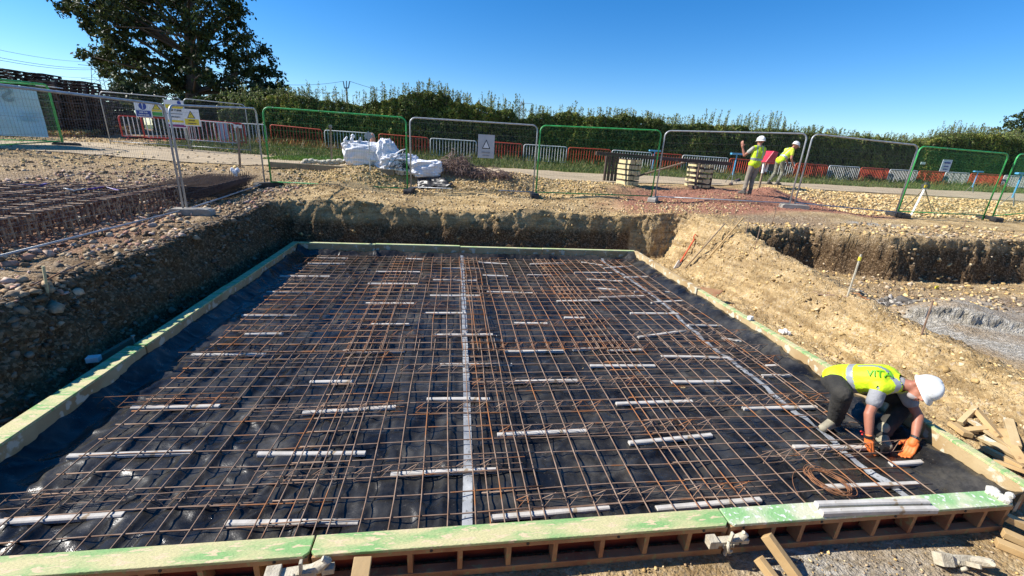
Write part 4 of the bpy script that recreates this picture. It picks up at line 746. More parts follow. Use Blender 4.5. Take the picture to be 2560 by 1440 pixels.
# oak tree
TY = 36.0
POLY = [(140, -10), (185, 35), (215, 62), (250, 88), (262, 105), (222, 118), (218, 138), (262, 158), (258, 185), (300, 203), (345, 218), (400, 212), (432, 232), (440, 262), (560, 262), (610, 258), (716, 250), (712, 215), (678, 190), (682, 165), (655, 150), (668, 118), (645, 90), (612, 70), (600, 40), (590, 0), (600, -60), (540, -160), (400, -230), (250, -190), (150, -100), (110, -30)]
def inpoly(x, y, P):
    c = False; j = len(P)-1
    for i in range(len(P)):
        if (P[i][1] > y) != (P[j][1] > y) and x < (P[j][0]-P[i][0])*(y-P[i][1])/(P[j][1]-P[i][1])+P[i][0]: c = not c
        j = i
    return c
def tree(name, label, poly, Y, trunk, rad, depth, step, lpc, size, pal, tr=.38, seed=1, cat='tree'):
    random.seed(seed); base = atY(trunk[0][0], trunk[0][1], Y); base.z = 1.7; o = thing(name, label, cat, base)
    T = [Vector((base.x, Y, 1.5))]+[atY(x, y, Y) for x, y in trunk[1:]]
    xs = [p[0] for p in poly]; ys = [p[1] for p in poly]; pts = []; tries = 0
    while tries < 6000:
        tries += 1; x, y = random.uniform(min(xs), max(xs)), random.uniform(min(ys), max(ys))
        if not inpoly(x, y, poly): continue
        if all((x-a)**2+(y-c)**2 > (step*(.55+.45*((i*7) % 5)/4))**2 for i, (a, c) in enumerate(pts)): pts.append((x, y))
    m = MB(); m.tube(T, [tr*(1-.75*i/(len(T)-1)) for i in range(len(T))], 9)
    Ps = []; cxm = sum(xs)/len(xs)
    limbs = []
    for i, (x, y) in enumerate(pts):
        dy = random.uniform(-1, 1)*depth*(1-((x-cxm)/(max(xs)-min(xs))*1.7)**2*.8); c = atY(x, y, Y); c.y += dy; c.x *= 1; c.z += 0
        c = Vector((c.x*(Y+dy)/Y, Y+dy, CAMZ+(c.z-CAMZ)*(Y+dy)/Y))
        # limb: leaves the trunk below the clump
        cand = [t for t in T[1:-1] if t.z < c.z-.3] or [T[1]]
        s_ = min(cand, key=lambda t: abs((c.z-t.z)-(c-t).length*.5)) if len(cand) > 1 else cand[0]
        if limbs and random.random() < .6:
            l = min(limbs, key=lambda l: (l-c).length); 
            if (l-c).length < (s_-c).length: s_ = l
        mid = s_.lerp(c, .5)+Vector((random.uniform(-.3, .3), random.uniform(-.3, .3), random.uniform(.0, .5)))
        r_ = min(.14, .018*(c-s_).length+.02); m.tube([s_, mid, c], [r_, r_*.6, r_*.25], 5, cap=False); limbs += [mid, c]
        R_ = rad*random.uniform(.7, 1.25)
        for k in range(random.randint(9, 14)):
            v = Vector((random.gauss(0, 1), random.gauss(0, 1), random.gauss(0, .7))).normalized()*R_*random.uniform(.45, 1.05); sc = c+v
            m_ = int(lpc*random.uniform(.6, 1.3)); Ps.append(np.array(sc)[None]+RNG.normal(size=(m_, 3))*np.array([[.18, .18, .12]])*R_)
            if random.random() < .35: m.tube([c, sc], [.02, .008], 3, cap=False)
    m.build('trunk', m_bark, o, smooth=True)
    P = np.concatenate(Ps); leaves(P, size, lcol(len(P), pal, .5), 'crown', o, aspect=.6, up=.3); return o
tree('oak_tree', 'large dark spreading oak rising at the left above the hedge', POLY, TY, [(485, 262), (484, 235), (482, 190), (478, 140), (474, 90), (465, 30), (450, -50), (430, -150)], .92, 4.4, 37, 33, .125, OAK, tr=.55, seed=5)
RP = [(2498, 350), (2505, 310), (2525, 298), (2560, 292), (2620, 270), (2680, 300), (2680, 370), (2560, 372), (2520, 368)]
tree('small_tree', 'dark tree cut off by the right edge beyond the hedge', RP, 52, [(2600, 380), (2595, 350), (2590, 320), (2590, 300)], 1.0, 2.0, 22, 34, .15, OAK, tr=.3, seed=9)
DP = [(304, 252), (303, 232), (318, 224), (345, 226), (368, 232), (388, 243), (390, 256)]
tree('distant_tree', 'low rounded dark green tree far away under the oak, left', DP, 120, [(345, 262), (345, 250), (345, 240), (345, 235)], 3.2, 6, 16, 60, .45, [(.05, .065, .03), (.07, .085, .035)], tr=.5, seed=3)
# dark bushes under the oak and bank of scrub on the left
def scrub(name, label, px0, px1, tops, Y, z0_, n, pal, size, dep=1.5, cat='bush'):
    a, c = atY(px0, 300, Y), atY(px1, 300, Y); x = U(n, a.x, c.x); t = (x-a.x)/(c.x-a.x); tp = np.array([atY(px0+(px1-px0)*k/(len(tops)-1), v, Y).z for k, v in enumerate(tops)])
    zt = np.interp(t, np.linspace(0, 1, len(tops)), tp)+.2*fbm(x*1.1, x*0+3); w = RNG.random(n); dz = RNG.random(n)
    front = np.where(w < .6, dz, 1-.12*dz); y = Y-dep*np.sqrt(np.clip(1-front**2, 0, 1))*(1+.25*fbm(x*1.2, front*3, 5))+np.where(w < .6, 0, U(n, -.5, 1.5))
    z = z0_+(zt-z0_)*front; o = thing(name, label, cat, (a.x, Y, z0_)); P = np.stack([x, y, z], -1); leaves(P, size, lcol(n, pal, .5), 'foliage', o)
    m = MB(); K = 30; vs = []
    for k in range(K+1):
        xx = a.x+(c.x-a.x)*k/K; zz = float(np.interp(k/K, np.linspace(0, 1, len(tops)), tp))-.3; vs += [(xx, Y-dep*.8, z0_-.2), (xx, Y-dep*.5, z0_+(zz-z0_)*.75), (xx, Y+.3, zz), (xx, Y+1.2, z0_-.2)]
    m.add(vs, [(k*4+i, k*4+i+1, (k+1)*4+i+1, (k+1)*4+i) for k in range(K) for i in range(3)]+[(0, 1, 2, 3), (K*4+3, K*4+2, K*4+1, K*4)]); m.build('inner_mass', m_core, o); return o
SCR = [(.10, .12, .04), (.14, .15, .05), (.07, .09, .03), (.2, .18, .08)]
scrub('scrub_bush', 'low green scrub on the earth bank behind the banner', 120, 330, (258, 256, 258, 262, 262), 29.5, 2.15, 42000, SCR, .085, 1.8)
scrub('dark_bush', 'dark bushes under the oak behind the sign fence', 420, 730, (262, 258, 240, 235, 228, 232), 31, 1.8, 40000, OAK, .10, 1.6)
m = MB(); a, c = atY(130, 318, 27.5), atY(320, 318, 27.5)
dry = [(.42, .30, .12), (.50, .38, .17), (.32, .20, .08), (.30, .12, .07), (.22, .20, .08)]
n = 16000; X, Y = U(n, a.x-2, c.x), U(n, 24.5, 28.5); Z = terrain(X, Y)+.30*RNG.random(n)+.12*(Y-24.5)
tag(leaves(np.stack([X, Y, Z], -1), .09, lcol(n, dry, .4), 'dry_grass', aspect=.25, up=1.2), 'dry straw and rust coloured weeds before the left scrub bank', 'weeds', kind='stuff')
m_mound = pm('earth_bank', (.30, .20, .10), (.22, .09, .05), .8, .95, 0, .6, bscale=6)
K = 24; vs = []
for k in range(K+1):
    x = a.x-10+(c.x+1-a.x+10)*k/K; hh = 1+.15*math.sin(k*1.3)+.1*math.sin(k*3.1); hh *= min(1, (K-k)/5)
    for yy, zz in ((24.2, 1.7), (25.5, 1.85+.1*hh), (27, 1.95+.15*hh), (29, 2.0+.3*hh), (31, 2.0+.4*hh), (36, 1.6)): vs.append((x, yy, zz))
m = MB(); m.add(vs, [(k*6+i, k*6+i+1, (k+1)*6+i+1, (k+1)*6+i) for k in range(K) for i in range(5)])
tag(m.build('earth_bank', m_mound, smooth=True), 'low earth bank at the left carrying the scrub', 'earth bank', kind='structure')
# grass verge
n = 90000; X, Y = U(n, -13, 46), U(n, 20.3, 31); yb = np.interp(X, [p[0] for p in BX], [p[1] for p in BX]); k = (Y < yb+2.0) & (Y > np.interp(X, [-13, -8, -4, 4, 14, 30, 46], [21, 21.2, 17.6, 20.4, 21.2, 23.2, 26.2])+.3*noise(X, Y)); X, Y = X[k], Y[k]; n = len(X)
tall = sstep((Y-np.interp(X, [p[0] for p in BX], [p[1] for p in BX])+1.2)/1.4); orange = (noise(X*.35, X*0+4) > .05) & (tall > .4)
h = .10+.10*RNG.random(n)+.45*tall*RNG.random(n); th = RNG.random(n)*2*PI; w = .02+.012*tall; ln = .3*RNG.normal(size=(n, 2))*h[:, None]; Z = terrain(X, Y, False)
GR = lcol(n, [(.095, .14, .028), (.13, .17, .04), (.07, .10, .022), (.24, .21, .08)], .4); DR = lcol(n, [(.36, .19, .06), (.28, .12, .05), (.40, .28, .10), (.15, .16, .05)], .4); cg = np.where((orange & (RNG.random(n) < .75))[:, None], DR, GR)
V = np.stack([np.stack([X-w*np.cos(th), Y-w*np.sin(th), Z], -1), np.stack([X+w*np.cos(th), Y+w*np.sin(th), Z], -1), np.stack([X+ln[:, 0], Y+ln[:, 1], Z+h], -1)], 1).reshape(-1, 3)
tag(np_mesh('grass', V, np.arange(3*n).reshape(-1, 3), m_leaf, {'col': np.repeat(cg, 3, 0)}), 'green grass verge with rusty dry weeds along the barriers', 'grass', kind='stuff')
n = 16000; X, Y = U(n, -7, -.6), U(n, 17.4, 21.5); h = .05+.10*RNG.random(n); th = RNG.random(n)*2*PI; w = .02; Z = terrain(X, Y, False); ln = .3*RNG.normal(size=(n, 2))*h[:, None]
V = np.stack([np.stack([X-w*np.cos(th), Y-w*np.sin(th), Z], -1), np.stack([X+w*np.cos(th), Y+w*np.sin(th), Z], -1), np.stack([X+ln[:, 0], Y+ln[:, 1], Z+h], -1)], 1).reshape(-1, 3)
tag(np_mesh('grass', V, np.arange(3*n).reshape(-1, 3), m_leaf, {'col': np.repeat(lcol(n, [(.14, .24, .03), (.10, .17, .03)], .4), 3, 0)}), 'bright green grass patch left of the white bags', 'grass', kind='stuff')
# ------------------------------------------------------------------ far things
m_lat = pm('hazy_steel', (.22, .27, .32), None, 5, .6, 0, 0)
def pylon(px, ptop, pbot, Y, label, w0=9.0, w1=2.0, arms=True):
    a, c = atY(px, pbot, Y), atY(px, ptop, Y); a.z = 1; H = c.z-a.z; m = MB(); r = Y*.00055
    for sx in (-1, 1):
        for sy in (-1, 1): m.tube([(a.x+sx*w0/2, Y+sy*w0/2, a.z), (a.x+sx*w1/2, Y+sy*w1/2, c.z)], r, 4)
    K = 9
    for k in range(K):
        t0, t1 = k/K, (k+1)/K; wa, wb = w0+(w1-w0)*t0, w0+(w1-w0)*t1
        for sy in (-1, 1):
            m.tube([(a.x-wa/2, Y+sy*wa/2, a.z+H*t0), (a.x+wb/2, Y+sy*wb/2, a.z+H*t1)], r*.6, 3); m.tube([(a.x+wa/2, Y+sy*wa/2, a.z+H*t0), (a.x-wb/2, Y+sy*wb/2, a.z+H*t1)], r*.6, 3)
    if arms:
        for t in (.62, .8, .96):
            for s_ in (-1, 1): m.tube([(a.x, Y, a.z+H*t), (a.x+s_*w0*.9, Y, a.z+H*(t+.01))], r*.8, 3)
    return tag(m.build('lattice_pylon', m_lat), label, 'pylon')
pylon(268, 130, 262, 170, 'grey lattice electricity pylon half hidden by the oak at left', 6.5, 1.6)
pylon(1304, 253, 290, 320, 'tiny lattice pylon far beyond the hedge, centre', 7, 1.5)
m = MB(); Yp = 75; b_, t_ = atY(867, 262, Yp), atY(866, 222, Yp); b_.z = 1.5; m.tube([b_, t_], .16, 6)
l1, l2, ce = atY(858, 203, Yp), atY(874, 203, Yp), atY(866, 202, Yp); ll, rr_ = atY(861, 220, Yp), atY(871, 220, Yp)
m.tube([ll, rr_], .1, 5); m.tube([ll, l1], .09, 5); m.tube([rr_, l2], .09, 5); m.tube([t_, ce], .08, 5)
tag(m.build('utility_pole', m_lat), 'slim pole with a three pronged top above the hedge', 'utility pole')
def cable(p, q, sag, r, label):
    m = MB(); pts = [p.lerp(q, k/16)-Vector((0, 0, sag*4*(k/16)*(1-k/16))) for k in range(17)]; m.tube(pts, r, 4); tag(m.build('power_cable', m_lat), label, 'power cable', 'power cables')
for i, (a, c, Ya, Yb, r) in enumerate((((-60, 112), (262, 153), 90, 170, .03), ((-60, 132), (262, 168), 90, 170, .04), ((-60, 139), (262, 172), 90, 170, .04), ((-60, 158), (262, 192), 90, 170, .03))):
    cable(atY(*a, Ya), atY(*c, Yb), 1.0, r, 'thin power cable left of the oak, %s from the top' % ORD[i])
cable(atY(560, 192, 60), atY(858, 203, Yp), .7, .022, 'thin cable running from the oak to the three pronged pole, upper')
cable(atY(874, 203, Yp), atY(1060, 243, 110), .5, .03, 'thin cable running right from the three pronged pole')
cable(atY(620, 215, 60), atY(862, 232, Yp), .3, .016, 'thin cable running from the oak to the pole, lower')
# stacks of pallets far left
def pallet_stack(x0, x1, ytop0, ytop1, ybot, Y, label, layers, jit=.06):
    a, c = atY(x0, ybot, Y), atY(x1, ybot, Y); zt0, zt1 = atY(x0, ytop0, Y).z, atY(x1, ytop1, Y).z; cols = max(1, int((c.x-a.x)/1.25)); w = (c.x-a.x)/cols
    protos = []
    for v in range(3):
        m = MB()
        for q in (-.42, -.14, .14, .42): m.box((q*w*.9, random.uniform(-.02, .02), .125), (w*.17, 1.1, .022))
        for q in (-.5, 0, .5): m.box((0, q, .10), (w*.96, .1, .022)); m.box((0, q, .012), (w*.96, .1, .02))
        for q in (-.5, 0, .5):
            for u in (-.44, 0, .44): m.box((u*w, q, .056), (.12, .1, .07))
        me = bpy.data.meshes.new('pallet'); me.from_pydata(m.v, [], m.f); me.materials.append(m_dkwood); protos.append(me)
    for k in range(cols):
        zt = zt0+(zt1-zt0)*(k+.5)/cols+random.uniform(-.12, .12)
        for j in range(int((zt-1.8)/.145)):
            o = bpy.data.objects.new('pallet', protos[(j+k) % 3]); C.objects.link(o); o.location = (a.x+w*(k+.5)+random.uniform(-jit, jit)*1.3+.012*j, Y+random.uniform(-jit, jit), 1.8+.145*j); o.rotation_euler = (0, 0, random.uniform(-.03, .03)); tag(o, label, 'pallet', label.replace('dark weathered pallet', 'pallets'))
m_dkwood = pm('dark_weathered_wood', (.10, .06, .045), (.055, .04, .035), 2, .9, 0, .2, c3=(.16, .13, .11), s3=4, t3=.64)
pallet_stack(-60, 68, 168, 176, 262, 26, 'dark weathered pallet in the tall stack at the left photo edge', 18)
pallet_stack(66, 138, 176, 190, 262, 27, 'dark weathered pallet in the second stack from the left edge', 16)
pallet_stack(100, 165, 192, 205, 262, 25.5, 'dark weathered pallet in the low stack before the second one', 14)
pallet_stack(160, 232, 203, 203, 262, 26, 'dark weathered pallet in the broad stack left of the pylon', 14, .03)
pallet_stack(232, 272, 208, 226, 262, 26.3, 'dark weathered pallet in the lowest stack, right end of the row', 10)
m = MB(); p = atY(122, 216, 24.8); m.bar(p-Vector((.35, 0, 0)), p+Vector((.4, 0, -.03)), .5, .04); tag(m.build('white_board', m_white), 'white board end sticking out of the dark stacks, upper', 'board')
m = MB(); p = atY(150, 233, 24.8); m.bar(p-Vector((.25, 0, 0)), p+Vector((.25, 0, -.02)), .5, .04); tag(m.build('white_board', m_white), 'white board end sticking out of the dark stacks, lower', 'board')
# rusty cage stacks on the left
def cage(p, q, w, h, label, mt, ns=.16, wires=7, layers=3):
    p, q = Vector(p), Vector(q); d = q-p; L_ = Vector((d.x, d.y, 0)).length; d.normalize(); s = Vector((-d.y, d.x, 0)).normalized(); m = MB()
    n_ = int(L_/ns)
    for k in range(n_+1):
        c = p+d*k*ns; o_ = random.uniform(-.015, .015)
        m.tube([c-s*w/2+Vector((0, 0, 0)), c-s*w/2+Vector((0, 0, h+o_)), c+s*w/2+Vector((0, 0, h+o_)), c+s*w/2], .014, 5)
    for j in range(wires+1):
        t = -w/2+w*j/wires
        for zz in (h+.012, h-.06, h*.45): m.tube([p+s*t+Vector((0, 0, zz)), q+s*(t+random.uniform(-.03, .03))+Vector((0, 0, zz))], .009, 4)
    for l in range(layers): 
        for sd in (-1, 1): m.tube([p+s*sd*(w/2+.004)+Vector((0, 0, h*(l+.3)/layers)), q+s*sd*(w/2+.004)+Vector((0, 0, h*(l+.3)/layers))], .007, 4)
    return tag(m.build('rebar_cage', mt), label, 'rebar cage', 'rusty rebar cages on the left bank')
m_cage = pm('cage_rust', (.26, .17, .11), (.44, .32, .21), 5, .75, .2, .1, c3=(.13, .06, .04), s3=7, t3=.5)
cg0 = Vector((-5.85, 5.2, 1.0)); cgd = Vector((-.02, 1, .012)).normalized()
for k in range(9):
    c = cg0+Vector((.12-.36*k, -.2*k, .012*k)); cage(c, c+cgd*(5.1-.12*k), .27, .34+.012*k, 'rusty rebar cage on the left bank, %s from the fence' % ORD[k], m_cage, ns=.115, wires=1)
timber(at(20, 985, .04), at(150, 940, .05), .06, .03, 'thin dark board lying in the shade behind the left shutter', mt=m_woodgrey)
# dark pile of mesh sheets
o = thing('mesh_pile', 'dark pile of rusty mesh sheets stacked beyond the cage stack', 'mesh pile', (-5.6, 11, 1.1))
m = MB()
for k in range(9):
    z = 1.14+.035*k; x0 = -6.55+.02*k
    for i in range(20): m.tube([(x0+.04*k+.07*i*.9, 9.9+.06*k, z), (x0+.07*i*.9+.02*k, 12.1+.03*k, z+.06)], .006, 4)
    for i in range(12): m.tube([(x0, 9.95+.19*i, z+.006*i*.9), (x0+1.3, 9.95+.19*i, z+.006*i*.9)], .006, 4)
m.build('stacked_sheets', m_darkrust, o)
m = MB()
for k in range(26): m.tube([(-5.22, 10.5+.06*k, 1.05), (-5.24, 10.5+.062*k, 1.42+.004*k)], .008, 4)
for k in range(6): m.tube([(-5.23, 10.4, 1.1+.06*k), (-5.23, 12.2, 1.12+.075*k)], .009, 4)
for k in range(10): m.tube([(-5.6+.05*k, 12.0, 1.4), (-5.6+.05*k, 12.02, 1.58+.03*random.random())], .007, 4)
m.build('upright_sheet', m_darkrust, o)
m = MB(); p = Vector((-5.45, 11.95, 1.55))
for k in range(8): m.ball(p+Vector((random.uniform(-.06, .08), random.uniform(-.05, .05), random.uniform(-.08, .1))), (random.uniform(.03, .06), .04, random.uniform(.04, .08)), 6, 5)
tag(m.build('plastic_scrap', m_whitebag), 'crumpled white plastic on the end of the dark mesh pile', 'scrap')
def strap(pts, w, mt, label, name='strap'):
    V = []; 
    for i, p in enumerate(pts):
        d = (Vector(pts[min(i+1, len(pts)-1)])-Vector(pts[max(0, i-1)])).normalized(); s_ = d.cross(Vector((0, 0, 1))).normalized()*w/2; V += [Vector(p)-s_, Vector(p)+s_+Vector((0, 0, .01)), Vector(p)+s_*.6-Vector((0, 0, .02))]
    m = MB(); m.add(V, [(i*3+a, i*3+(a+1) % 3, i*3+3+(a+1) % 3, i*3+3+a) for i in range(len(pts)-1) for a in range(3)]); return tag(m.build(name, mt, smooth=True), label, 'strap', 'coloured straps on the rusty cages')
m_pur = pm('purple_plastic', (.08, .03, .30), (.05, .02, .2), 5, .5, 0, .1)
gz = lambda px, py, z: at(px, py, z)
strap([gz(40, 462, 1.47), gz(70, 461, 1.5), gz(100, 463, 1.49), gz(118, 458, 1.5)], .09, m_pur, 'purple plastic strip on the cages, leftmost')
strap([gz(162, 470, 1.45), gz(185, 476, 1.46), gz(210, 471, 1.45)], .06, m_white, 'white plastic strip between the purple ones on the cages')
strap([gz(205, 474, 1.44), gz(235, 470, 1.47), gz(262, 466, 1.45), gz(300, 476, 1.42)], .08, m_pur, 'purple plastic strip on the cages, right one')
# ------------------------------------------------------------------ white bags, beam, heaps beyond the fence
def lumpy(name, c, size, mat, seed, parent=None, pinch=None, ns=1.0, n=90, m_=60, amp=.18):
    th = np.linspace(0, 2*PI, n, endpoint=False); ph = np.linspace(0, PI, m_); TH, PH = np.meshgrid(th, ph)
    e = .55; cs = lambda a: np.sign(np.cos(a))*np.abs(np.cos(a))**e; sn = lambda a: np.sign(np.sin(a))*np.abs(np.sin(a))**e
    x, y, z = sn(PH)*cs(TH), sn(PH)*sn(TH), cs(PH)
    f = 1+amp*(1-2*np.abs(fbm(x*1.6*ns+seed, y*1.6*ns, z*1.6*ns, 3)))*.6+amp*.16*(1-2*np.abs(noise(x*3+seed, y*4, z*3)))+amp*.12*fbm(x*9+seed, y*9, z*9, 2)
    x, y, z = x*f*size[0], y*f*size[1], z*f*size[2]
    if pinch: x, y, z = pinch(x, y, z, size)
    V = np.stack([x+c[0], y+c[1], z+c[2]], -1).reshape(-1, 3); ix = np.arange(V.shape[0]).reshape(m_, n)
    Fc = np.stack([ix[:-1], np.roll(ix, -1, 1)[:-1], np.roll(ix, -1, 1)[1:], ix[1:]], -1).reshape(-1, 4)
    return np_mesh(name, V, Fc[:, ::-1], mat, smooth=True, parent=parent)
Yb = 14.5
def pz(px, py, Y=Yb): return atY(px, py, Y)
p = pz(905, 405); zb = Tz(p.x, Yb); c = pz(910, 375)
bag = thing('bulk_bag', 'big white woven bulk bag standing upright, the left one behind the green fence', 'bulk bag', (c.x, Yb, zb))
w = (pz(952, 380).x-pz(862, 380).x)/2; hh = (pz(900, 352).z-zb)
lumpy('bag_body', (c.x, Yb, zb+hh*.44), (w*.93, .42, hh*.46), m_whitebag, 3, bag, amp=.3)
m = MB()
for a in (((868, 362), (862, 350), (868, 342)), ((878, 358), (880, 346), (884, 337)), ((893, 362), (900, 345), (905, 368)), ((862, 372), (856, 360), (872, 352))):
    pts = [pz(x, y, Yb-.3) for x, y in a]; m.tube(pts, [.06, .045, .03], 6)
m.ball(pz(882, 340, Yb-.3), .06, 7, 5); m.build('lifting_loops', m_whitebag, bag, smooth=True)
def drape(name, label, pts3, tops, mat, thick=.02, cat='bag', parent=None, res=26, amp=.12, seed=0):
    """a crumpled sheet over a polygonal fan between a ground line and a crest line"""
    V = []; K = res; J = 12
    for j in range(J+1):
        for k in range(K+1):
            t = k/K; u = j/J; i = min(int(t*(len(pts3)-1)), len(pts3)-2); f = t*(len(pts3)-1)-i
            a = Vector(pts3[i]).lerp(Vector(pts3[i+1]), f); c_ = Vector(tops[i]).lerp(Vector(tops[i+1]), f); p_ = a.lerp(c_, u)
            o_ = amp*(float(fbm(np.array([t*5+seed]), np.array([u*3.+seed]), 0, 3)[0]))*math.sin(PI*min(u*1.2+.1, 1)); V.append((p_.x+o_*.3, p_.y+o_, p_.z+o_*.4))
    o = np_mesh(name, V, [(j*(K+1)+k, j*(K+1)+k+1, (j+1)*(K+1)+k+1, (j+1)*(K+1)+k) for j in range(J) for k in range(K)], mat, smooth=True, parent=parent)
    s_ = o.modifiers.new('t', 'SOLIDIFY'); s_.thickness = thick
    if label: tag(o, label, cat)
    return o
c = pz(980, 385, 14.3); zb2 = Tz(c.x, 14.3)
bag2 = thing('bulk_bag', 'crumpled white bulk bag with a peaked top, leaning to the right of the upright one', 'bulk bag', (c.x, 14.3, zb2))
def pk(x, y, z, s): 
    t = np.clip((z/s[2]+1)/2, 0, 1); return (x*(1-.55*t)-s[0]*.42*t, y*(1-.4*t), z)
lumpy('bag_body', (c.x+.02, 14.3, zb2+.30), (.46, .40, .42), m_whitebag, 9, bag2, pinch=pk, amp=.5, ns=1.4)
lumpy('bag_skirt', (pz(1000, 397, 14.1).x, 14.15, zb2+.14), (.42, .3, .22), m_whitebag, 14, bag2, amp=.7, ns=1.6)
m = MB(); m.tube([pz(985, 388, 14), pz(1003, 376, 13.9), pz(1016, 372, 13.9)], [.03, .018, .01], 5); m.build('lifting_loops', m_whitebag, bag2, smooth=True)
c = pz(1068, 408, 13.9); zb3 = Tz(c.x, 13.9)
def bowl(x, y, z, s): 
    r = np.hypot(x/s[0], y/s[1]); return (x, y, np.where(z > 0, z-(.75*s[2])*np.clip(1-r*1.5, 0, 1), z))
bag3 = lumpy('bulk_bag', (c.x, 13.9, zb3+.16), (.42, .38, .22), m_whitebag, 21, pinch=bowl, amp=.4, ns=1.2, n=100, m_=70); tag(bag3, 'slumped half empty white bulk bag beside the rusty heap', 'bulk bag')
m = MB(); a, c_ = atY(675, 408, 14.2), atY(985, 418, 13.75); a.z = Tz(a.x, a.y)+.14; c_.z = Tz(c_.x, c_.y)+.14
m.bar(a, c_, .16, .16); tag(m.build('timber_beam', m_woodgrey, bevel=.006), 'long brown timber beam lying before the white bags', 'timber beam')
m = MB()
for k in range(16): 
    t = k/15; p = atY(760+95*t, 402+3*math.sin(k*2), 14.35); p.z = Tz(p.x, 14.3)+.12+.08*abs(math.sin(k*1.7)); m.ball(p, (.11, .09, .05+.03*random.random()), 6, 5)
tag(m.build('crumpled_sacks', pm('cream_sack', (.55, .50, .38), (.38, .34, .26), 4, .8, 0, .3), smooth=True), 'crumpled cream sacks lying on the beam left of the bags', 'sacks')
# heaps of rusty links
def tangle(name, label, cpx, Y, rx, ry, rz_, n, mat, r=.008, cat='rebar heap', arch=True):
    c = atY(cpx, 400, Y); z = Tz(c.x, Y); m = MB()
    for k in range(n):
        a = random.random()*2*PI; rr2 = math.sqrt(random.random()); x, y = c.x+rx*rr2*math.cos(a), Y+ry*rr2*math.sin(a); h_ = rz_*(1-rr2**2*.8)*random.random(); th = random.random()*PI; L_ = random.uniform(.12, .32)
        d = Vector((math.cos(th), math.sin(th)*.6, random.uniform(-.5, .5))); u = Vector((random.uniform(-.4, .4), random.uniform(-.4, .4), 1)).normalized()
        if arch: pts = [Vector((x, y, z+h_))+d*L_*math.cos(t)+u*L_*.7*math.sin(t) for t in [PI*j/6 for j in range(7)]]
        else: pts = [Vector((x, y, z+h_))-d*L_, Vector((x, y, z+h_))+d*L_+u*.05]
        m.tube(pts, r, 4, cap=False)
    return tag(m.build(name, mat), label, cat)
m_links = pm('link_rust', (.14, .08, .06), (.24, .16, .13), 6, .75, .2, 0)
tangle('rebar_heap', 'tangled heap of rusty bent rebar links right of the slumped bag', 1140, 13.9, .50, .35, .58, 210, m_links)
tangle('rebar_heap', 'low spread of rusty rebar links trailing right from the tall heap', 1208, 13.8, .95, .3, .25, 200, m_links)
tangle('netting_heap', 'dark heap of netting between the white bags and fence post', 1003, 14.0, .28, .3, .55, 240, m_black, r=.007, cat='netting')
# black plastic sheet on the slope
def sheet(name, label, corners, mat, amp=.08, cat='plastic sheet', res=26, seed=3):
    A, B, Cc, D_ = [Vector(v) for v in corners]; V = []
    for j in range(res+1):
        for k in range(res+1):
            p = A.lerp(B, k/res).lerp(D_.lerp(Cc, k/res), j/res); f = amp*(1-2*abs(float(fbm(np.array([k/res*3+seed]), np.array([j/res*5.]), 0, 3)[0])))
            zt = Tz(p.x, p.y)+.05 if amp < .5 else 0; V.append((p.x, p.y, max(p.z, zt)+f))
    o = np_mesh(name, V, [(j*(res+1)+k, j*(res+1)+k+1, (j+1)*(res+1)+k+1, (j+1)*(res+1)+k) for j in range(res) for k in range(res)], mat, smooth=True); s_ = o.modifiers.new('t', 'SOLIDIFY'); s_.thickness = .006
    return tag(o, label, cat)
sheet('plastic_sheet', 'crumpled black plastic sheet sliding down the slope beside the green fence post', [G(1040, 442, .03), G(1085, 438, .03), G(1140, 474, .03), G(1045, 472, .03)], m_black, .10)
m = MB(); p = G(925, 340, 0); 
c = atY(921, 340, 13.6); R = Matrix.Rotation(PI/4, 3, 'Y'); m.box(c, (.19, .012, .19), R=R); so = thing('diamond_sign', 'small grey diamond shaped sign standing behind the white bags', 'sign', (c.x, c.y, Tz(c.x, c.y)))
m.build('board', pm('grey_plate', (.45, .47, .50), None, 4, .5, 0, 0), so); m = MB(); m.tube([(c.x, c.y+.03, Tz(c.x, c.y)), (c.x, c.y+.03, c.z)], .015, 6); m.build('post', m_galv, so)
m = MB(); c = atY(932, 355, 15.6); m.tube([(c.x, c.y, Tz(c.x, c.y)), (c.x, c.y, c.z+.15)], [.10, .085], 12); m.tube([(c.x, c.y, c.z+.15), (c.x, c.y, c.z+.27)], [.05, .03], 10); tag(m.build('orange_marker', pm('faded_orange', (.42, .13, .07), (.5, .25, .16), 4, .6)), 'faded orange marker post behind the white bags', 'marker')
def stake(px0, py0, px1, py1, Y, mt, w, label, top=None, name='marker_stake', zb=None):
    a, c_ = atY(px1, py1, Y), atY(px0, py0, Y); a.z = Tz(a.x, a.y)-.03 if zb is None else zb; m = MB(); m.bar(a, c_, w, w*.5, up=(0, 1, 0))
    o = thing(name, label, 'stake', (a.x, a.y, a.z)); m.build('post', mt, o)
    if top: 
        m = MB(); m.box(c_, top[1]); m.build('marker_plate', top[0], o)
    return o
stake(594, 316, 598, 403, 15.0, m_woodgrey, .06, 'pale marker stake with a white cross plate, in front of the first white barrier', (m_white, (.22, .02, .09)))
stake(826, 316, 828, 392, 14.6, m_woodgrey, .05, 'thin grey stake with small square plate left of the upright bag', (pm('grey_plate2', (.3, .3, .3)), (.09, .02, .09)))
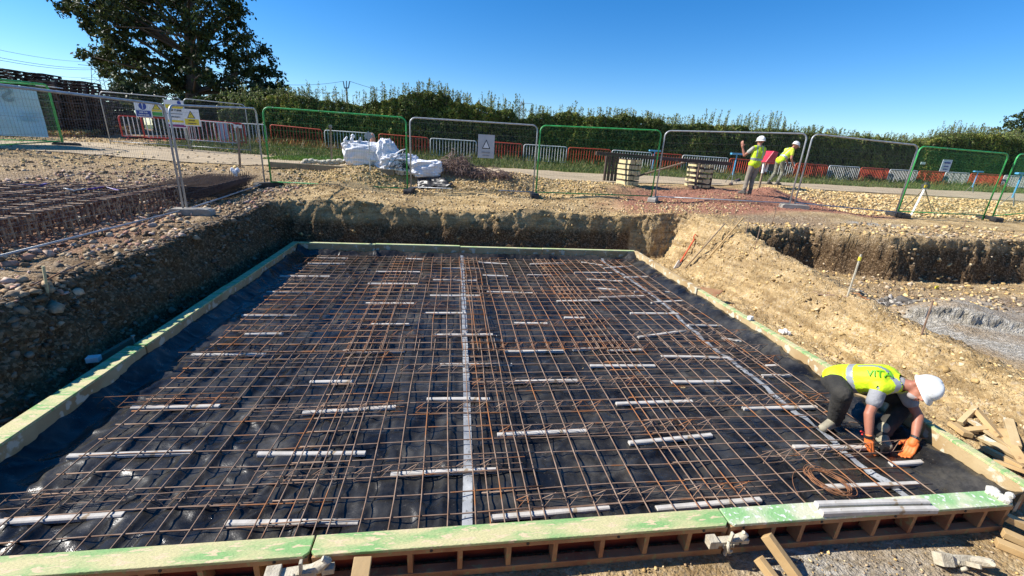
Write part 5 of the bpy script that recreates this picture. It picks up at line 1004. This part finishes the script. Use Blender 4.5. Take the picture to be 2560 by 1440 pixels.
# ------------------------------------------------------------------ timber trestles and long pole
def pallet_trestle(px, pyt, pyb, Y, w, d, label, yaw, messy):
    a, t = atY(px, pyb, Y), atY(px, pyt, Y); z0_ = Tz(a.x, Y); h = t.z-z0_; o = thing('timber_trestle', label, 'timber stack', (a.x, Y, z0_), 'timber trestles beyond the fence'); R = Matrix.Rotation(yaw, 3, 'Z'); c = Vector((a.x, Y, z0_))
    m = MB(); m2 = MB(); n_ = 5
    for k in range(n_):
        z = h*(k+.5)/n_
        for q in range(4 if not messy else 3):
            x = -w/2+w*(q+.5)/(4 if not messy else 3); m.box(c+R @ Vector((x+random.uniform(-.01, .01)*(3 if messy else 1), random.uniform(-.02, .02), z)), (w/(4 if not messy else 3)-.012, d, h/n_*.72*(1 if not messy else random.uniform(.6, 1))), R=R)
        m2.box(c+R @ Vector((0, 0, z+h/n_*.43)), (w*(1 if not messy else 1.12), d*.94, h/n_*.12), R=R)
    m.build('timber_blocks', m_pale, o, bevel=.006); m2.build('battens', m_dkwood, o)
    if messy:
        m = MB()
        for s_ in (-1, 1): m = MB(); m.bar(c+R @ Vector((s_*w*.56, -d*.4, 0)), c+R @ Vector((s_*w*.52, -d*.4, h*.95)), .05, .07); m.box(c+R @ Vector((s_*w*.6, -d*.3, .05)), (.09, .5, .1), R=R); m.build('side_post', m_dkwood, o)
    return o
m_pale = pm('pale_timber_ends', (.62, .54, .30), (.50, .40, .22), 5, .8, 0, .2, c3=(.4, .3, .15), s3=10)
pallet_trestle(1567, 397, 463, 14.6, .46, .8, 'taller neat pale timber stack carrying the long pole, left trestle', .12, False)
pallet_trestle(1742, 407, 468, 14.6, .50, .8, 'rougher open timber stack with dark side posts, right trestle', .05, True)
m = MB(); p, q = atY(1490, 383, 14.45), atY(1830, 410, 14.45); p = p-(q-p).normalized()*.0; m.bar(p, q, .12, .12); tag(m.build('timber_pole', m_dkwood, bevel=.01), 'long dark timber laid across both trestles', 'timber pole')
m = MB(); p, q = atY(1585, 443, 14.9), atY(1715, 405, 14.9); m.tube([p, q], .035, 8); tag(m.build('round_pole', m_woodgrey), 'diagonal grey pole leaning between the two trestles', 'pole')
m = MB()
for k in range(4): 
    x = 1519+k*9; a = atY(x, 380+k, 16.5); m.box((a.x, 16.5, (a.z+Tz(a.x, 16.5))/2), (.085, .10, a.z-Tz(a.x, 16.5)))
tag(m.build('dark_posts', m_dkwood), 'short row of dark upright planks behind the left trestle', 'planks')
m = MB()
for k in range(3): 
    a = atY(1738+k*9, 400, 17); m.box((a.x, 17, (a.z-.1+Tz(a.x, 17))/2), (.13, .16, a.z-.1-Tz(a.x, 17)))
tag(m.build('dark_posts', m_dkwood), 'dark upright planks behind the right trestle', 'planks')
# blue stands
def bstand(px, pyt, pyb, Y, label, w=.55, base='tripod'):
    t = atY(px, pyt, Y); z0_ = Tz(t.x, Y); o = thing('roller_stand', label, 'stand', (t.x, Y, z0_), 'blue stands'); m = MB(); m.box((t.x, Y, t.z), (w, .12, .07)); m.build('cross_head', m_blue, o, bevel=.008)
    m = MB(); m.tube([(t.x, Y, t.z), (t.x, Y, z0_+.35)], .026, 8); m.build('stem', m_blue, o)
    for a in (0, 2.1, 4.2): m = MB(); m.tube([(t.x, Y, z0_+.55), (t.x+.26*math.cos(a), Y+.26*math.sin(a), z0_)], .013, 6); m.build('leg', m_wire, o)
    return o
bstand(1637, 377, 440, 20, 'blue stand behind the green and grey fence posts, centre right')
bstand(1843, 385, 450, 17, 'blue topped stand in front of the standing worker')
bstand(2446, 429, 470, 22, 'blue stand before the white barrier right of the tripod', .6)
bstand(2556, 434, 545, 13.3, 'blue stand at the right edge behind the green fence', .5)
# red machine by the workers
Ym = 15.2; t = atY(1918, 393, Ym); z0_ = Tz(t.x, Ym); o = thing('site_machine', 'red machine with sloping hood and pale stand between the two standing workers', 'machine', (t.x, Ym, z0_))
a, c, d_, e = atY(1904, 405, Ym), atY(1925, 377, Ym), atY(1936, 380, Ym), atY(1926, 410, Ym); m = MB(); m.prism([(a.x, a.z), (e.x, e.z), (d_.x, d_.z), (c.x, c.z)], Ym-.22, Ym+.22, 'y'); m.build('hood', pm('bright_red', (.60, .03, .05), (.45, .02, .04), 4, .4), o, bevel=.02)
m = MB(); a, c = atY(1911, 405, Ym), atY(1906, 433, Ym); m.bar(a, c, .07, .07); a, c = atY(1922, 405, Ym), atY(1914, 430, Ym); m.bar(a, c, .05, .05); m.build('legs', m_white, o)
m = MB(); a, c = atY(1906, 433, Ym), atY(1900, 457, Ym); c.z = Tz(c.x, Ym); m.bar(a, c, .06, .06); m.build('foot_post', m_blue if False else m_woodgrey, o)
m = MB(); m.box(atY(1925, 415, Ym+.1), (.22, .2, .32)); m.build('engine', m_black, o, bevel=.01)
# dark tarpaulin edge heap
timber(G(1825, 462, .03)+Vector((0, 0, .02)), G(1848, 448, .03)+Vector((0, 0, .03)), .1, .06, 'dark plank at the edge of the red sand left of the standing worker', mt=m_dkwood, name='plank', cat='plank')
# ------------------------------------------------------------------ laser level on tripod
Yt = 12.0; h0 = atY(2312, 470, Yt); o = thing('laser_level', 'yellow and dark laser level on a pale three legged tripod', 'laser level', (h0.x, Yt, Tz(h0.x, Yt)))
m = MB(); m.box(h0+Vector((0, 0, .06)), (.17, .15, .11)); m.tube([h0+Vector((0, 0, .115)), h0+Vector((0, 0, .17))], [.055, .045], 12); m.tube([h0+Vector((0, 0, .165)), h0+Vector((0, 0, .18))], .06, 12); ih = m.build('instrument_head', pm('dark_casing', (.06, .06, .055), None, 8, .5), o, bevel=.01)
m = MB(); m.box(h0+Vector((-.075, -.07, .055)), (.09, .03, .085)); m.build('yellow_casing', pm('yellow_casing', (.75, .55, .02), None, 8, .45), ih, bevel=.006)
m = MB(); m.tube([h0+Vector((0, 0, -.03)), h0], .07, 10); m.build('head_plate', m_galv, o)
for k, (px, py, mt, w, yy) in enumerate(((2278, 535, m_white, .05, -.35), (2262, 510, m_woodgrey, .035, .45), (2328, 543, m_woodgrey, .035, -.1))):
    f = atY(px, py, Yt+yy); f.z = Tz(f.x, f.y); m = MB(); m.bar(h0+(f-h0).normalized()*.03, f, w, w*.5); m.build('leg', mt, o, bevel=.003)
# ------------------------------------------------------------------ pins, poles and tools
def pin(px0, py0, px1, py1, label, cap=None, r=.008, mt=None, Yo=0):
    g_ = G(px1, py1, 0); t = atY(px0, py0, g_.y+Yo); o = thing('steel_pin', label, 'pin', g_, 'marker pins'); m = MB(); m.tube([g_-Vector((0, 0, .05)), t], r, 6); m.build('rod', mt or m_rust, o)
    if cap: m = MB(); m.tube([t-(t-g_).normalized()*.10, t-(t-g_).normalized()*.04], r*1.6, 8); m.build('tape_mark', cap, o)
    return o
m_yel = pm('yellow_mark', (.75, .62, .05), None, 8, .6)
pin(2153, 636, 2118, 742, 'pale marker pin with yellow tape standing in the right excavation', m_yel, .014, m_clamp)
pin(2333, 752, 2303, 840, 'dark marker pin on the crest of the bank, right', None, .012)
pin(2188, 522, 2175, 563, 'thin pin on the lip below the right grey fence panel')
pin(2415, 550, 2405, 583, 'thin pin on the lip below the right green fence')
pin(1943, 513, 1932, 555, 'thin pin in front of the fence block near the workers')
pin(1903, 560, 1885, 628, 'thin dark pin at the corner of the right excavation')
pin(1842, 505, 1837, 545, 'short thin pin below the standing worker')
pin(1875, 545, 1862, 590, 'thin pin beside the top of the yellow leaning pole')
pin(423, 440, 421, 478, 'thin pale pin behind the cage stack by the left fence post', None, .008, m_clamp)
m = MB(); p = G(2340, 722, .02); m.box(p+Vector((0, 0, .02)), (.12, .02, .05), rot=.3); tag(m.build('yellow_marker', m_yel), 'small yellow marker on the ground in the right excavation', 'marker')
pin(108, 665, 118, 730, 'short pale wooden peg on the left bank', None, .013, m_pale)
def leaner(a, c, r, mt, label, zt, zb_, name='pole', cat='pole'):
    p, q = at(a[0], a[1], zt), at(c[0], c[1], zb_); m = MB(); m.tube([p, q], r, 8); return tag(m.build(name, mt, smooth=True), label, cat)
for k, (a, c, r, mt, lab) in enumerate((((1858, 545), (1757, 662), .017, m_wood, 'yellow timber pole leaning on the lit bank, the longer right one'), ((1813, 560), (1712, 672), .016, m_woodgrey, 'grey pole leaning on the lit bank, the middle one'))):
    b0_ = G(c[0], c[1], .03); t = G(a[0], a[1], .34); m = MB(); m.tube([b0_, t], r, 8); o = tag(m.build('tool_handle', mt, smooth=True), lab, 'tool handle')
b0_ = G(1693, 668, .02); t = G(1735, 600, .16); o = thing('shovel', 'orange handled shovel leaning on the bank behind the right shutter corner', 'shovel', b0_)
m_or = pm('orange_plastic', (.70, .10, .03), (.6, .08, .02), 5, .4); dr = (t-b0_).normalized(); m = MB(); m.tube([b0_+dr*.12, t], .018, 8); m.build('shaft', m_or, o)
m = MB(); sd = dr.cross(Vector((0, 1, 0))).normalized(); m.tube([t, t+dr*.05-sd*.05, t+dr*.12-sd*.05, t+dr*.12+sd*.05, t+dr*.05+sd*.05, t], .013, 6); m.build('grip', m_or, o)
m = MB(); m.bar(b0_-dr*.10, b0_+dr*.16, .16, .012, up=(0, 1, .3)); m.build('blade', m_white, o, bevel=.003)
# thin loose bars
def rod(p, q, r, label, mt=m_rust): m = MB(); m.tube([p, (Vector(p)+Vector(q))/2+Vector((0, 0, .01)), q], r, 5); return tag(m.build('loose_bar', mt), label, 'steel bar', 'loose bars')
for k in range(4): rod(G(2020+12*k, 728+4*k, .03), G(2150+8*k, 735+5*k, .03), .011, 'rusty bar lying at the foot of the taped pin, %s from the back' % ORD[k])
rod(G(95, 712, .03), G(212, 655, .04), .009, 'long thin bar lying on the left bank, upper'); rod(G(75, 715, .03), G(120, 700, .04), .009, 'short thin bar lying on the left bank beside the peg')
rod(G(560, 545, .03), G(655, 500, .03), .010, 'dark thin line on the ground near the left fence corner', m_black)  # thin black line laid along the ground
m_blind = pm('blinding_concrete', (.50, .48, .44), (.22, .20, .17), 1.6, .9, 0, .5, bscale=22, c3=(.70, .69, .66), s3=6, t3=.58, stretch=(.6, 2.0, 1))
def slab(pts, z, th, label):
    m = MB(); m.prism(pts, z-th, z); return tag(m.build('concrete_blinding', m_blind, bevel=.02), label, 'concrete slab', 'concrete blinding pads')
P4 = lambda l, z: [(at(x, y, z).x, at(x, y, z).y) for x, y in l][::-1]
# ------------------------------------------------------------------ people
def capsules(caps, voxel, name, mat, parent, smooth_it=3, extra=None):
    m = MB()
    for p, q, r0, r1 in caps:
        p, q = Vector(p), Vector(q); d = q-p; L_ = d.length
        if L_ < 1e-5: m.ball(p, r0, 14, 10); continue
        d.normalize(); m.tube([p-d*r0*math.cos(a)*1.0 for a in (.0, .35, .8, 1.2)]+[p, q]+[q+d*r1*math.cos(a) for a in (1.2, .8, .35, .0)],
               [r0*math.sin(a)+1e-4 for a in (.0, .35, .8, 1.2)]+[r0, r1]+[r1*math.sin(a)+1e-4 for a in (1.2, .8, .35, .0)], 14)
    if extra: extra(m)
    me = bpy.data.meshes.new('t'); me.from_pydata(m.v, [], m.f); o = bpy.data.objects.new('t', me); C.objects.link(o)
    r = o.modifiers.new('r', 'REMESH'); r.mode = 'VOXEL'; r.voxel_size = voxel
    s_ = o.modifiers.new('s', 'SMOOTH'); s_.iterations = smooth_it; s_.factor = .5
    dg = bpy.context.evaluated_depsgraph_get(); me2 = bpy.data.meshes.new_from_object(o.evaluated_get(dg)); bpy.data.objects.remove(o); me2.materials.clear()
    return link(name, me2, mat, parent, True)
m_skin = pm('sunburnt_skin', (.42, .18, .105), (.34, .13, .08), 10, .55, 0, .05); m_vest = pm('fluorescent_yellow', (.62, .82, .01), (.50, .70, .01), 5, .65, 0, .8, bscale=9, bd=.03)
m_refl = pm('reflective_grey', (.35, .37, .40), (.30, .32, .35), 8, .4, .2, 0); m_shirt = pm('grey_tee', (.30, .30, .31), (.22, .22, .23), 5, .85, 0, .9, bscale=10, bd=.03)
m_trb = pm('black_trousers', (.018, .017, .015), (.05, .045, .036), 5, .9, 0, 1, bscale=9, bd=.04); m_trg = pm('dusty_work_trousers', (.30, .26, .20), (.20, .17, .13), 5, .9, 0, .3, bscale=20)
m_boot = pm('dusty_boot', (.42, .38, .26), (.26, .23, .16), 10, .85, 0, .3); m_bootd = pm('dark_boot', (.06, .055, .05), (.12, .11, .09), 10, .8, 0, .2)
m_glove = pm('orange_glove', (.80, .20, .04), (.68, .15, .03), 12, .6, 0, .2); m_hat = pm('hard_hat_white', (.76, .76, .72), (.66, .65, .60), 6, .45, 0, .05, c3=(.52, .50, .44), s3=22, t3=.64); m_hair = pm('dark_hair', (.04, .03, .025), None, 20, .9); m_beard = pm('grey_stubble', (.34, .30, .28), None, 30, .9)
def basis(up, front):
    up = Vector(up).normalized(); front = Vector(front); front = (front-up*front.dot(up)).normalized(); side = front.cross(up); return Matrix((side, front, up)).transposed()
def helmet(c, up, front, parent, s=1.0, lab=None):
    R = basis(up, front); c = Vector(c); m = MB(); n_, K = 28, 10; V = []
    for j in range(K+1):
        ph = PI/2*j/K
        for k in range(n_):
            th = 2*PI*k/n_; x, y, z = .112*math.cos(th)*math.cos(ph), .140*math.sin(th)*math.cos(ph), .125*math.sin(ph)**.92
            ridge = .012*math.exp(-(x/.022)**2)*(math.cos(ph)**.3)*(1 if j > 1 else 0); z += ridge
            V.append(c+R @ (Vector((x, y, z))*s))
    Fs = [(j*n_+k, j*n_+(k+1) % n_, (j+1)*n_+(k+1) % n_, (j+1)*n_+k) for j in range(K) for k in range(n_)]
    o_ = len(V)
    for rr_, zz in ((1.0, 0), (1.0, -.022), (1.10, -.026)):
        for k in range(n_):
            th = 2*PI*k/n_; pk_ = 1+.22*max(0, math.sin(th))**3*(rr_ > 1.05); V.append(c+R @ (Vector((.114*math.cos(th)*rr_, .142*math.sin(th)*rr_*pk_, zz-.018*max(0, math.sin(th))**3*(rr_ > 1.05)))*s))
    for j in range(2): Fs += [(o_+(j+1)*n_+k, o_+(j+1)*n_+(k+1) % n_, o_+j*n_+(k+1) % n_, o_+j*n_+k) for k in range(n_)]
    m.add(V, Fs); h_ = m.build('hard_hat', m_hat, parent, smooth=True); so_ = h_.modifiers.new('t', 'SOLIDIFY'); so_.thickness = .004; return h_
def head_caps(c, up, front, s=1.0):
    R = basis(up, front); c = Vector(c); T = lambda x, y, z: c+R @ (Vector((x, y, z))*s)
    return [(T(0, -.02, .02), T(0, .015, .03), .088*s, .085*s), (T(0, .03, -.05), T(0, .05, -.075), .062*s, .048*s), (T(0, .085, -.005), T(0, .112, -.03), .012*s, .019*s), (T(-.08, -.01, -.02), T(-.086, -.012, .01), .022*s, .02*s), (T(.08, -.01, -.02), T(.086, -.012, .01), .022*s, .02*s)], T
def face_bits(T, parent, s=1.0, beard=True):
    m = MB()
    for sx in (-1, 1): m.ball(T(sx*.032, .083, .002), .013*s, 8, 6)
    m.build('eyes', m_hair, parent); m = MB(); m.tube([T(-.026, .098, -.068), T(0, .106, -.066), T(.026, .098, -.068)], .0055*s, 6); m.build('mouth', pm('lip', (.35, .12, .09)), parent)
    if beard: m = MB(); m.ball(T(0, .052, -.082), (.056*s, .05*s, .035*s), 12, 8); m.build('stubble', m_beard, parent, smooth=True)
def hand(w, dirv, palm_n, parent, side, curl=.9, mat=None, s=1.0, body=False):
    """gloved hand: palm, five bent fingers"""
    w = Vector(w); d = Vector(dirv).normalized(); n = Vector(palm_n); n = (n-d*n.dot(d)).normalized(); x = d.cross(n)*side; caps = [(w-d*.03, w+d*.02, .031*s, .033*s)]
    for k, (off, L_) in enumerate(((-.030, .070), (-.010, .080), (.010, .076), (.029, .060))):
        b = w+d*.085*s+x*off*s; caps.append((w+d*.01+x*off*.8*s, b, .017*s, .013*s)); p = b; dd = d.copy(); ang = curl*(.7+.1*k)
        for q, f in enumerate((.45, .32, .23)):
            dd = (dd*math.cos(ang*.75)+n*math.sin(ang*.75)).normalized() if q else (d*math.cos(ang*.6)+n*math.sin(ang*.6)).normalized()
            e = p+dd*L_*f*s*1.1; caps.append((p, e, .0105*s, .009*s)); p = e
    tb = w+d*.02*s-x*.03*s; t1 = tb+(d*.5-x*.75+n*.4).normalized()*.04*s; t2 = t1+(d*.8-x*.05+n*.6).normalized()*.03*s; caps += [(tb, t1, .015*s, .012*s), (t1, t2, .012*s, .010*s)]
    return caps if body else capsules(caps, .0045, 'glove', mat or m_glove, parent, 2)
def person(name, label, J, loc, vox=.012, tr=m_trb, bt=m_boot, gl=True, shirt=m_shirt, voxhand=True, sl=.55, beard=True, curl=.9, hfwd=None, s=1.0, longsleeve=False, trx=0.0):
    o = thing(name, label, 'person', loc, None); V = {k: Vector(v) for k, v in J.items() if k not in ('up', 'front')}
    hc, T = head_caps(V['head'], J['up'], J['front'], s); sp = V['chest']-V['pelvis']; sp.normalize(); sh = (V['shR']-V['shL']).normalized()
    hip = V['hipR']-V['hipL']
    def torso(r): return [(V['pelvis']-hip*.32, V['pelvis']+hip*.32, .115*s+r, .115*s+r), (V['pelvis'], (V['pelvis']+V['chest'])/2, .125*s+r, .125*s+r), ((V['pelvis']+V['chest'])/2-sh*.05*s, V['chest']-sh*.06*s, .12*s+r, .115*s+r), ((V['pelvis']+V['chest'])/2+sh*.05*s, V['chest']+sh*.06*s, .12*s+r, .115*s+r), (V['chest'], V['neck'], .11*s+r, .062*s+r), (V['shL'], V['neck'], .06*s+r, .055*s+r), (V['shR'], V['neck'], .06*s+r, .055*s+r), (V['shL']+sh*.05*s, V['chest'], .06*s+r, .10*s+r), (V['shR']-sh*.05*s, V['chest'], .06*s+r, .10*s+r)]
    arms = []
    for q in ('L', 'R'): arms += [(V['sh'+q], V['el'+q], .052*s, .041*s), (V['el'+q], V['el'+q]+(V['ha'+q]-V['el'+q])*.35, .043*s, .040*s), (V['el'+q]+(V['ha'+q]-V['el'+q])*.35, V['ha'+q], .040*s, .027*s)]
    legs = lambda r, f=1.0: [c for q in ('L', 'R') for c in ((V['hip'+q], V['kn'+q], (.088*s+r)*f, (.060*s+r)*f), (V['kn'+q], V['kn'+q]+(V['an'+q]-V['kn'+q])*.4, (.060*s+r)*f, (.057*s+r)*f), (V['kn'+q]+(V['an'+q]-V['kn'+q])*.4, V['an'+q], (.057*s+r)*f, (.040*s+r)*f))]
    hands = []
    for q, sd in (('L', 1), ('R', -1)):
        dv = hfwd[q] if hfwd else ((V['ha'+q]-V['el'+q]), Vector((0, 0, -1)))
        hands.append((V['ha'+q]+Vector(dv[0]).normalized()*.02, dv[0], dv[1], sd))
    caps = hc+[(V['neck'], V['head'], .055*s, .055*s)]+torso(-.012)+arms+legs(-.012)
    if not gl:
        for h_ in hands: caps += hand(h_[0], h_[1], h_[2], None, h_[3], curl, body=True, s=s*1.05)
    capsules(caps, vox*.8 if gl else .008, 'body', m_skin, o); face_bits(T, o, s, beard)
    capsules(torso(.006)+[(V['sh'+q], V['sh'+q]+(V['el'+q]-V['sh'+q])*(sl if not longsleeve else 1.0), .066*s, .066*s) for q in ('L', 'R')], vox, 'tee_shirt', shirt, o)
    # trousers with a belt line
    def folds(m):
        for q in ('L', 'R'):
            a, c = V['kn'+q], V['an'+q]
            for k in range(5): p = a+(c-a)*(.35+.15*k); m.ball(p+Vector((random.uniform(-.02, .02), random.uniform(-.02, .02), 0)), (.062*s, .062*s, .024), 10, 6)
    capsules(legs(.012+trx)+[(V['pelvis']-hip*.35, V['pelvis']+hip*.35, .128*s, .128*s), (V['pelvis'], V['pelvis']+sp*.06, .13*s, .125*s), (V['pelvis'], V['hipL'], .12*s, .1*s), (V['pelvis'], V['hipR'], .12*s, .1*s)], vox, 'trousers', tr, o, 2, folds)
    for q in ('L', 'R'):
        d = (V['to'+q]-V['an'+q]); f = Vector((d.x, d.y, 0)).normalized(); an, to = V['an'+q], V['to'+q]; hl = Vector((an.x, an.y, to.z))-f*.03
        capsules([(an+Vector((0, 0, .07)), an, .05*s, .05*s), (an, hl+Vector((0, 0, .005)), .05*s, .042*s), (hl, to, .042*s, .042*s), (an, to, .045*s, .04*s)], .009, 'boot', bt, o, 2)
    if gl:
        for h_ in hands: hand(h_[0], h_[1], h_[2], o, h_[3], curl, s=1.2)
        for h_ in hands: m = MB(); dd = Vector(h_[1]).normalized(); m.tube([h_[0]-dd*.055, h_[0]-dd*.03], .041, 14); m.build('glove_cuff', m_black, o)
    # vest with reflective bands
    ve = capsules(torso(.024 if gl else .020)[0:9], vox, 'safety_vest', m_vest, o, 3); me = ve.data; me.materials.append(m_refl); off = ROOT[ve.name]
    Ls = (V['neck']-V['pelvis']).length; frn = sp.cross(sh).normalized()
    dele = []
    for pl in me.polygons:
        c = pl.center+off; t = (c-V['pelvis']).dot(sp)/Ls; x = (c-V['pelvis'].lerp(V['neck'], t)).dot(sh)
        if .20 < t < .33 or (t > .40 and .075 < abs(x) < .115): pl.material_index = 1
    bm = bmesh_cut(me, lambda c: ((c+off-V['pelvis']).dot(sp)/Ls < -.28) or (abs((c+off-V['pelvis'].lerp(V['neck'], (c+off-V['pelvis']).dot(sp)/Ls)).dot(sh)) > .20*s) or ((c+off-V['neck']).length < .085*s))
    helmet(V['head']+basis(J['up'], J['front']) @ Vector((0, 0, .035*s)), J['up'], J['front'], o, s*(.93 if gl else 1))
    return o, V, T
import bmesh
def bmesh_cut(me, fn):
    b = bmesh.new(); b.from_mesh(me); fs = [f for f in b.faces if fn(f.calc_center_median())]; bmesh.ops.delete(b, geom=fs, context='FACES'); b.to_mesh(me); b.free(); return me
J = dict(head=(4.375, 2.93, .675), up=(.34, -.56, .66), front=(-.45, -.62, -.50), neck=(4.27, 3.06, .66), chest=(4.20, 3.18, .64), pelvis=(4.05, 3.42, .50), shL=(4.10, 3.08, .61), shR=(4.43, 3.15, .58),
  elL=(3.975, 2.99, .37), elR=(4.50, 2.96, .35), haL=(3.955, 2.90, .165), haR=(4.40, 2.85, .165), hipL=(3.96, 3.42, .48), hipR=(4.16, 3.44, .48), knL=(3.80, 3.15, .50), knR=(4.57, 3.15, .40), anL=(3.93, 3.25, .12), anR=(4.24, 3.02, .12), toL=(3.77, 3.20, .065), toR=(4.20, 2.90, .065))
w1_, V, T = person('person', 'person crouching on the mesh tying bars, yellow vest, white hard hat, orange gloves', J, (4.1, 3.1, .06), beard=True, curl=.8, trx=.014, s=1.0,
   hfwd={'L': (Vector((.10, -.12, -.5)), Vector((.7, -.2, -.2))), 'R': (Vector((-.3, -.15, -.5)), Vector((-.7, -.3, .1)))})
# lettering lying on the vest back
sp = (V['neck']-V['pelvis']).normalized(); sh = (V['shR']-V['shL']).normalized(); bk = sh.cross(sp).normalized(); bk = bk if bk.z > 0 else -bk
bk = (Vector((0, 0, CAMZ))-V['chest']).normalized(); bk = (bk-sp*bk.dot(sp)).normalized()
cu = text_obj('VITA', .085, pm('vest_print', (.16, .55, .02), None, 8, .6, 0, 0), V['chest']+sp*.03+bk.cross(sp)*.045+bk*.4, sp, bk.cross(sp), name='vest_lettering', extr=.0, bold=.001)
vest = [c for c in w1_.children if c.name.startswith('safety_vest')][0]; off = ROOT[vest.name]
for v in cu.data.vertices:
    h_, l_, n_, i_ = vest.ray_cast(v.co-off, -bk)
    if h_: v.co = l_+off+bk*.016
    else: v.co = v.co-bk*.45
cu.parent = w1_; cu.data.transform(Matrix.Translation(-off))
m = MB(); h = V['haL']+Vector((.02, -.04, -.06)); m.tube([h, h+Vector((.07, -.02, -.02))], .008, 6); m.box(h+Vector((.10, -.03, -.02)), (.07, .03, .09)); tag(m.build('wire_tool', m_black), 'black tying tool in the crouching person glove', 'tool')
m = MB(); h = at(2152, 1078, .16); m.tube([h, h+Vector((.10, -.02, -.05))], .008, 6); m.tube([h+Vector((0, -.02, -.02)), h+Vector((.10, -.03, -.065))], .008, 6); tag(m.build('cutter_handles', m_red), 'red cutter handles behind the crouching person forearm', 'tool')
# two standing workers beyond the fence
def shiftJ(J, off, yaw=0, s=1.0):
    R = Matrix.Rotation(yaw, 3, 'Z'); return {k: tuple(R @ Vector(v)*(1 if k in ('up', 'front') else s)+(Vector(off) if k not in ('up', 'front') else Vector())) for k, v in J.items()}
f1 = atY(1862, 488, 12.9); zf = Tz(f1.x, 12.9)
J1 = dict(head=(.02, .02, 1.60), up=(0, .02, 1), front=(-.1, 1, -.05), neck=(0, 0, 1.44), chest=(0, 0, 1.25), pelvis=(-.02, 0, .93), shL=(-.19, 0, 1.38), shR=(.19, 0, 1.36), elL=(-.36, .10, 1.16), elR=(.25, .10, 1.08), haL=(-.44, .16, 1.40), haR=(.16, .32, 1.02),
  hipL=(-.10, 0, .90), hipR=(.09, 0, .90), knL=(-.14, .03, .48), knR=(.05, .04, .48), anL=(-.19, -.02, .11), anR=(.02, -.02, .11), toL=(-.26, .10, .045), toR=(.03, .12, .045))
person('person', 'person standing with back turned and left arm raised, yellow vest and white hard hat', shiftJ(J1, (f1.x+.12, 12.9, zf+.0), 0, 1.02), (f1.x, 12.9, zf), vox=.016, tr=m_trg, bt=m_bootd, gl=False, shirt=pm('pale_camo', (.48, .46, .40), (.26, .25, .20), 12, .9), sl=.5, beard=False, curl=.5,
   hfwd={'L': (Vector((-.1, .05, .4)), Vector((.5, .5, 0))), 'R': (Vector((-.1, .4, -.1)), Vector((0, 0, -1)))})
f2 = atY(1935, 462, 16.2); zf2 = Tz(f2.x, 16.2)
J2 = dict(head=(.46, -.05, 1.50), up=(.35, 0, 1), front=(1, -.25, -.45), neck=(.36, 0, 1.36), chest=(.27, 0, 1.22), pelvis=(.02, 0, .93), shL=(.28, .18, 1.31), shR=(.29, -.18, 1.30), elL=(.38, .20, 1.02), elR=(.26, -.24, 1.02), haL=(.46, .10, .80), haR=(.40, -.22, .82),
  hipL=(0, .09, .90), hipR=(.03, -.09, .90), knL=(.02, .12, .48), knR=(.18, -.08, .50), anL=(-.16, .12, .12), anR=(.05, -.08, .11), toL=(-.03, .12, .05), toR=(.19, -.10, .045))
person('person', 'person bending forward to the right, yellow top and white hard hat, dusty trousers', shiftJ(J2, (f2.x, 16.2, zf2), 0, 1.04), (f2.x, 16.2, zf2), vox=.018, tr=pm('camo_trousers', (.28, .27, .20), (.10, .10, .07), 14, .9), bt=m_bootd, gl=False, shirt=pm('yellow_top', (.55, .62, .04), None, 8, .8), sl=.5, beard=False, curl=.6)
# ------------------------------------------------------------------ world, sun, camera
el, sdir = math.radians(40), Vector((-.98, .17, 0)).normalized()
sdir = Vector((sdir.x*math.cos(el), sdir.y*math.cos(el), math.sin(el)))
ld = bpy.data.lights.new('sun', 'SUN'); ld.energy = 5.0; ld.angle = math.radians(.53); ld.color = (1, .95, .87); lo = bpy.data.objects.new('sun', ld); C.objects.link(lo)
lo.rotation_euler = (-sdir).to_track_quat('-Z', 'Y').to_euler()
w = bpy.data.worlds.new('World'); bpy.context.scene.world = w; w.use_nodes = True; nt = w.node_tree; sk = nt.nodes.new('ShaderNodeTexSky'); sk.sky_type = 'NISHITA'; sk.sun_disc = False
sk.sun_elevation = el; sk.sun_rotation = math.atan2(sdir.x, sdir.y); sk.air_density = 1.0; sk.dust_density = 0.0; sk.ozone_density = 4.0; sk.altitude = 500
hs = nt.nodes.new('ShaderNodeHueSaturation'); hs.inputs['Saturation'].default_value = 1.35; nt.links.new(sk.outputs[0], hs.inputs['Color']); vm = nt.nodes.new('ShaderNodeVectorMath'); vm.operation = 'MULTIPLY'; vm.inputs[1].default_value = (.93, .99, 1.10); nt.links.new(hs.outputs[0], vm.inputs[0]); nt.links.new(vm.outputs[0], nt.nodes['Background'].inputs[0]); nt.nodes['Background'].inputs[1].default_value = .092
sc = bpy.context.scene; cam = bpy.data.cameras.new('camera'); co = bpy.data.objects.new('camera', cam); C.objects.link(co); sc.camera = co
cam.sensor_width = 36; cam.lens = F/2560*36; cam.clip_start = .05; cam.clip_end = 2000
co.matrix_world = Matrix.Translation((0, 0, CAMZ)) @ Matrix(M.tolist()).to_4x4()
sc.view_settings.view_transform = 'Standard'; sc.view_settings.look = 'None'; sc.view_settings.exposure = 0.72; sc.view_settings.gamma = 1
# put every single-mesh thing's origin at its own base
for o in list(C.objects):
    if o.type == 'MESH' and o.parent is None and not o.children and o.get('kind') is None and not o.name.startswith('plastic_sheet') and o.data.users == 1:
        vs = o.data.vertices
        if len(vs) == 0: continue
        a = np.empty(len(vs)*3); vs.foreach_get('co', a); a = a.reshape(-1, 3); lo_, hi_ = a.min(0), a.max(0); c = Vector(((lo_[0]+hi_[0])/2, (lo_[1]+hi_[1])/2, lo_[2]))
        o.data.transform(Matrix.Translation(-c)); o.location = c
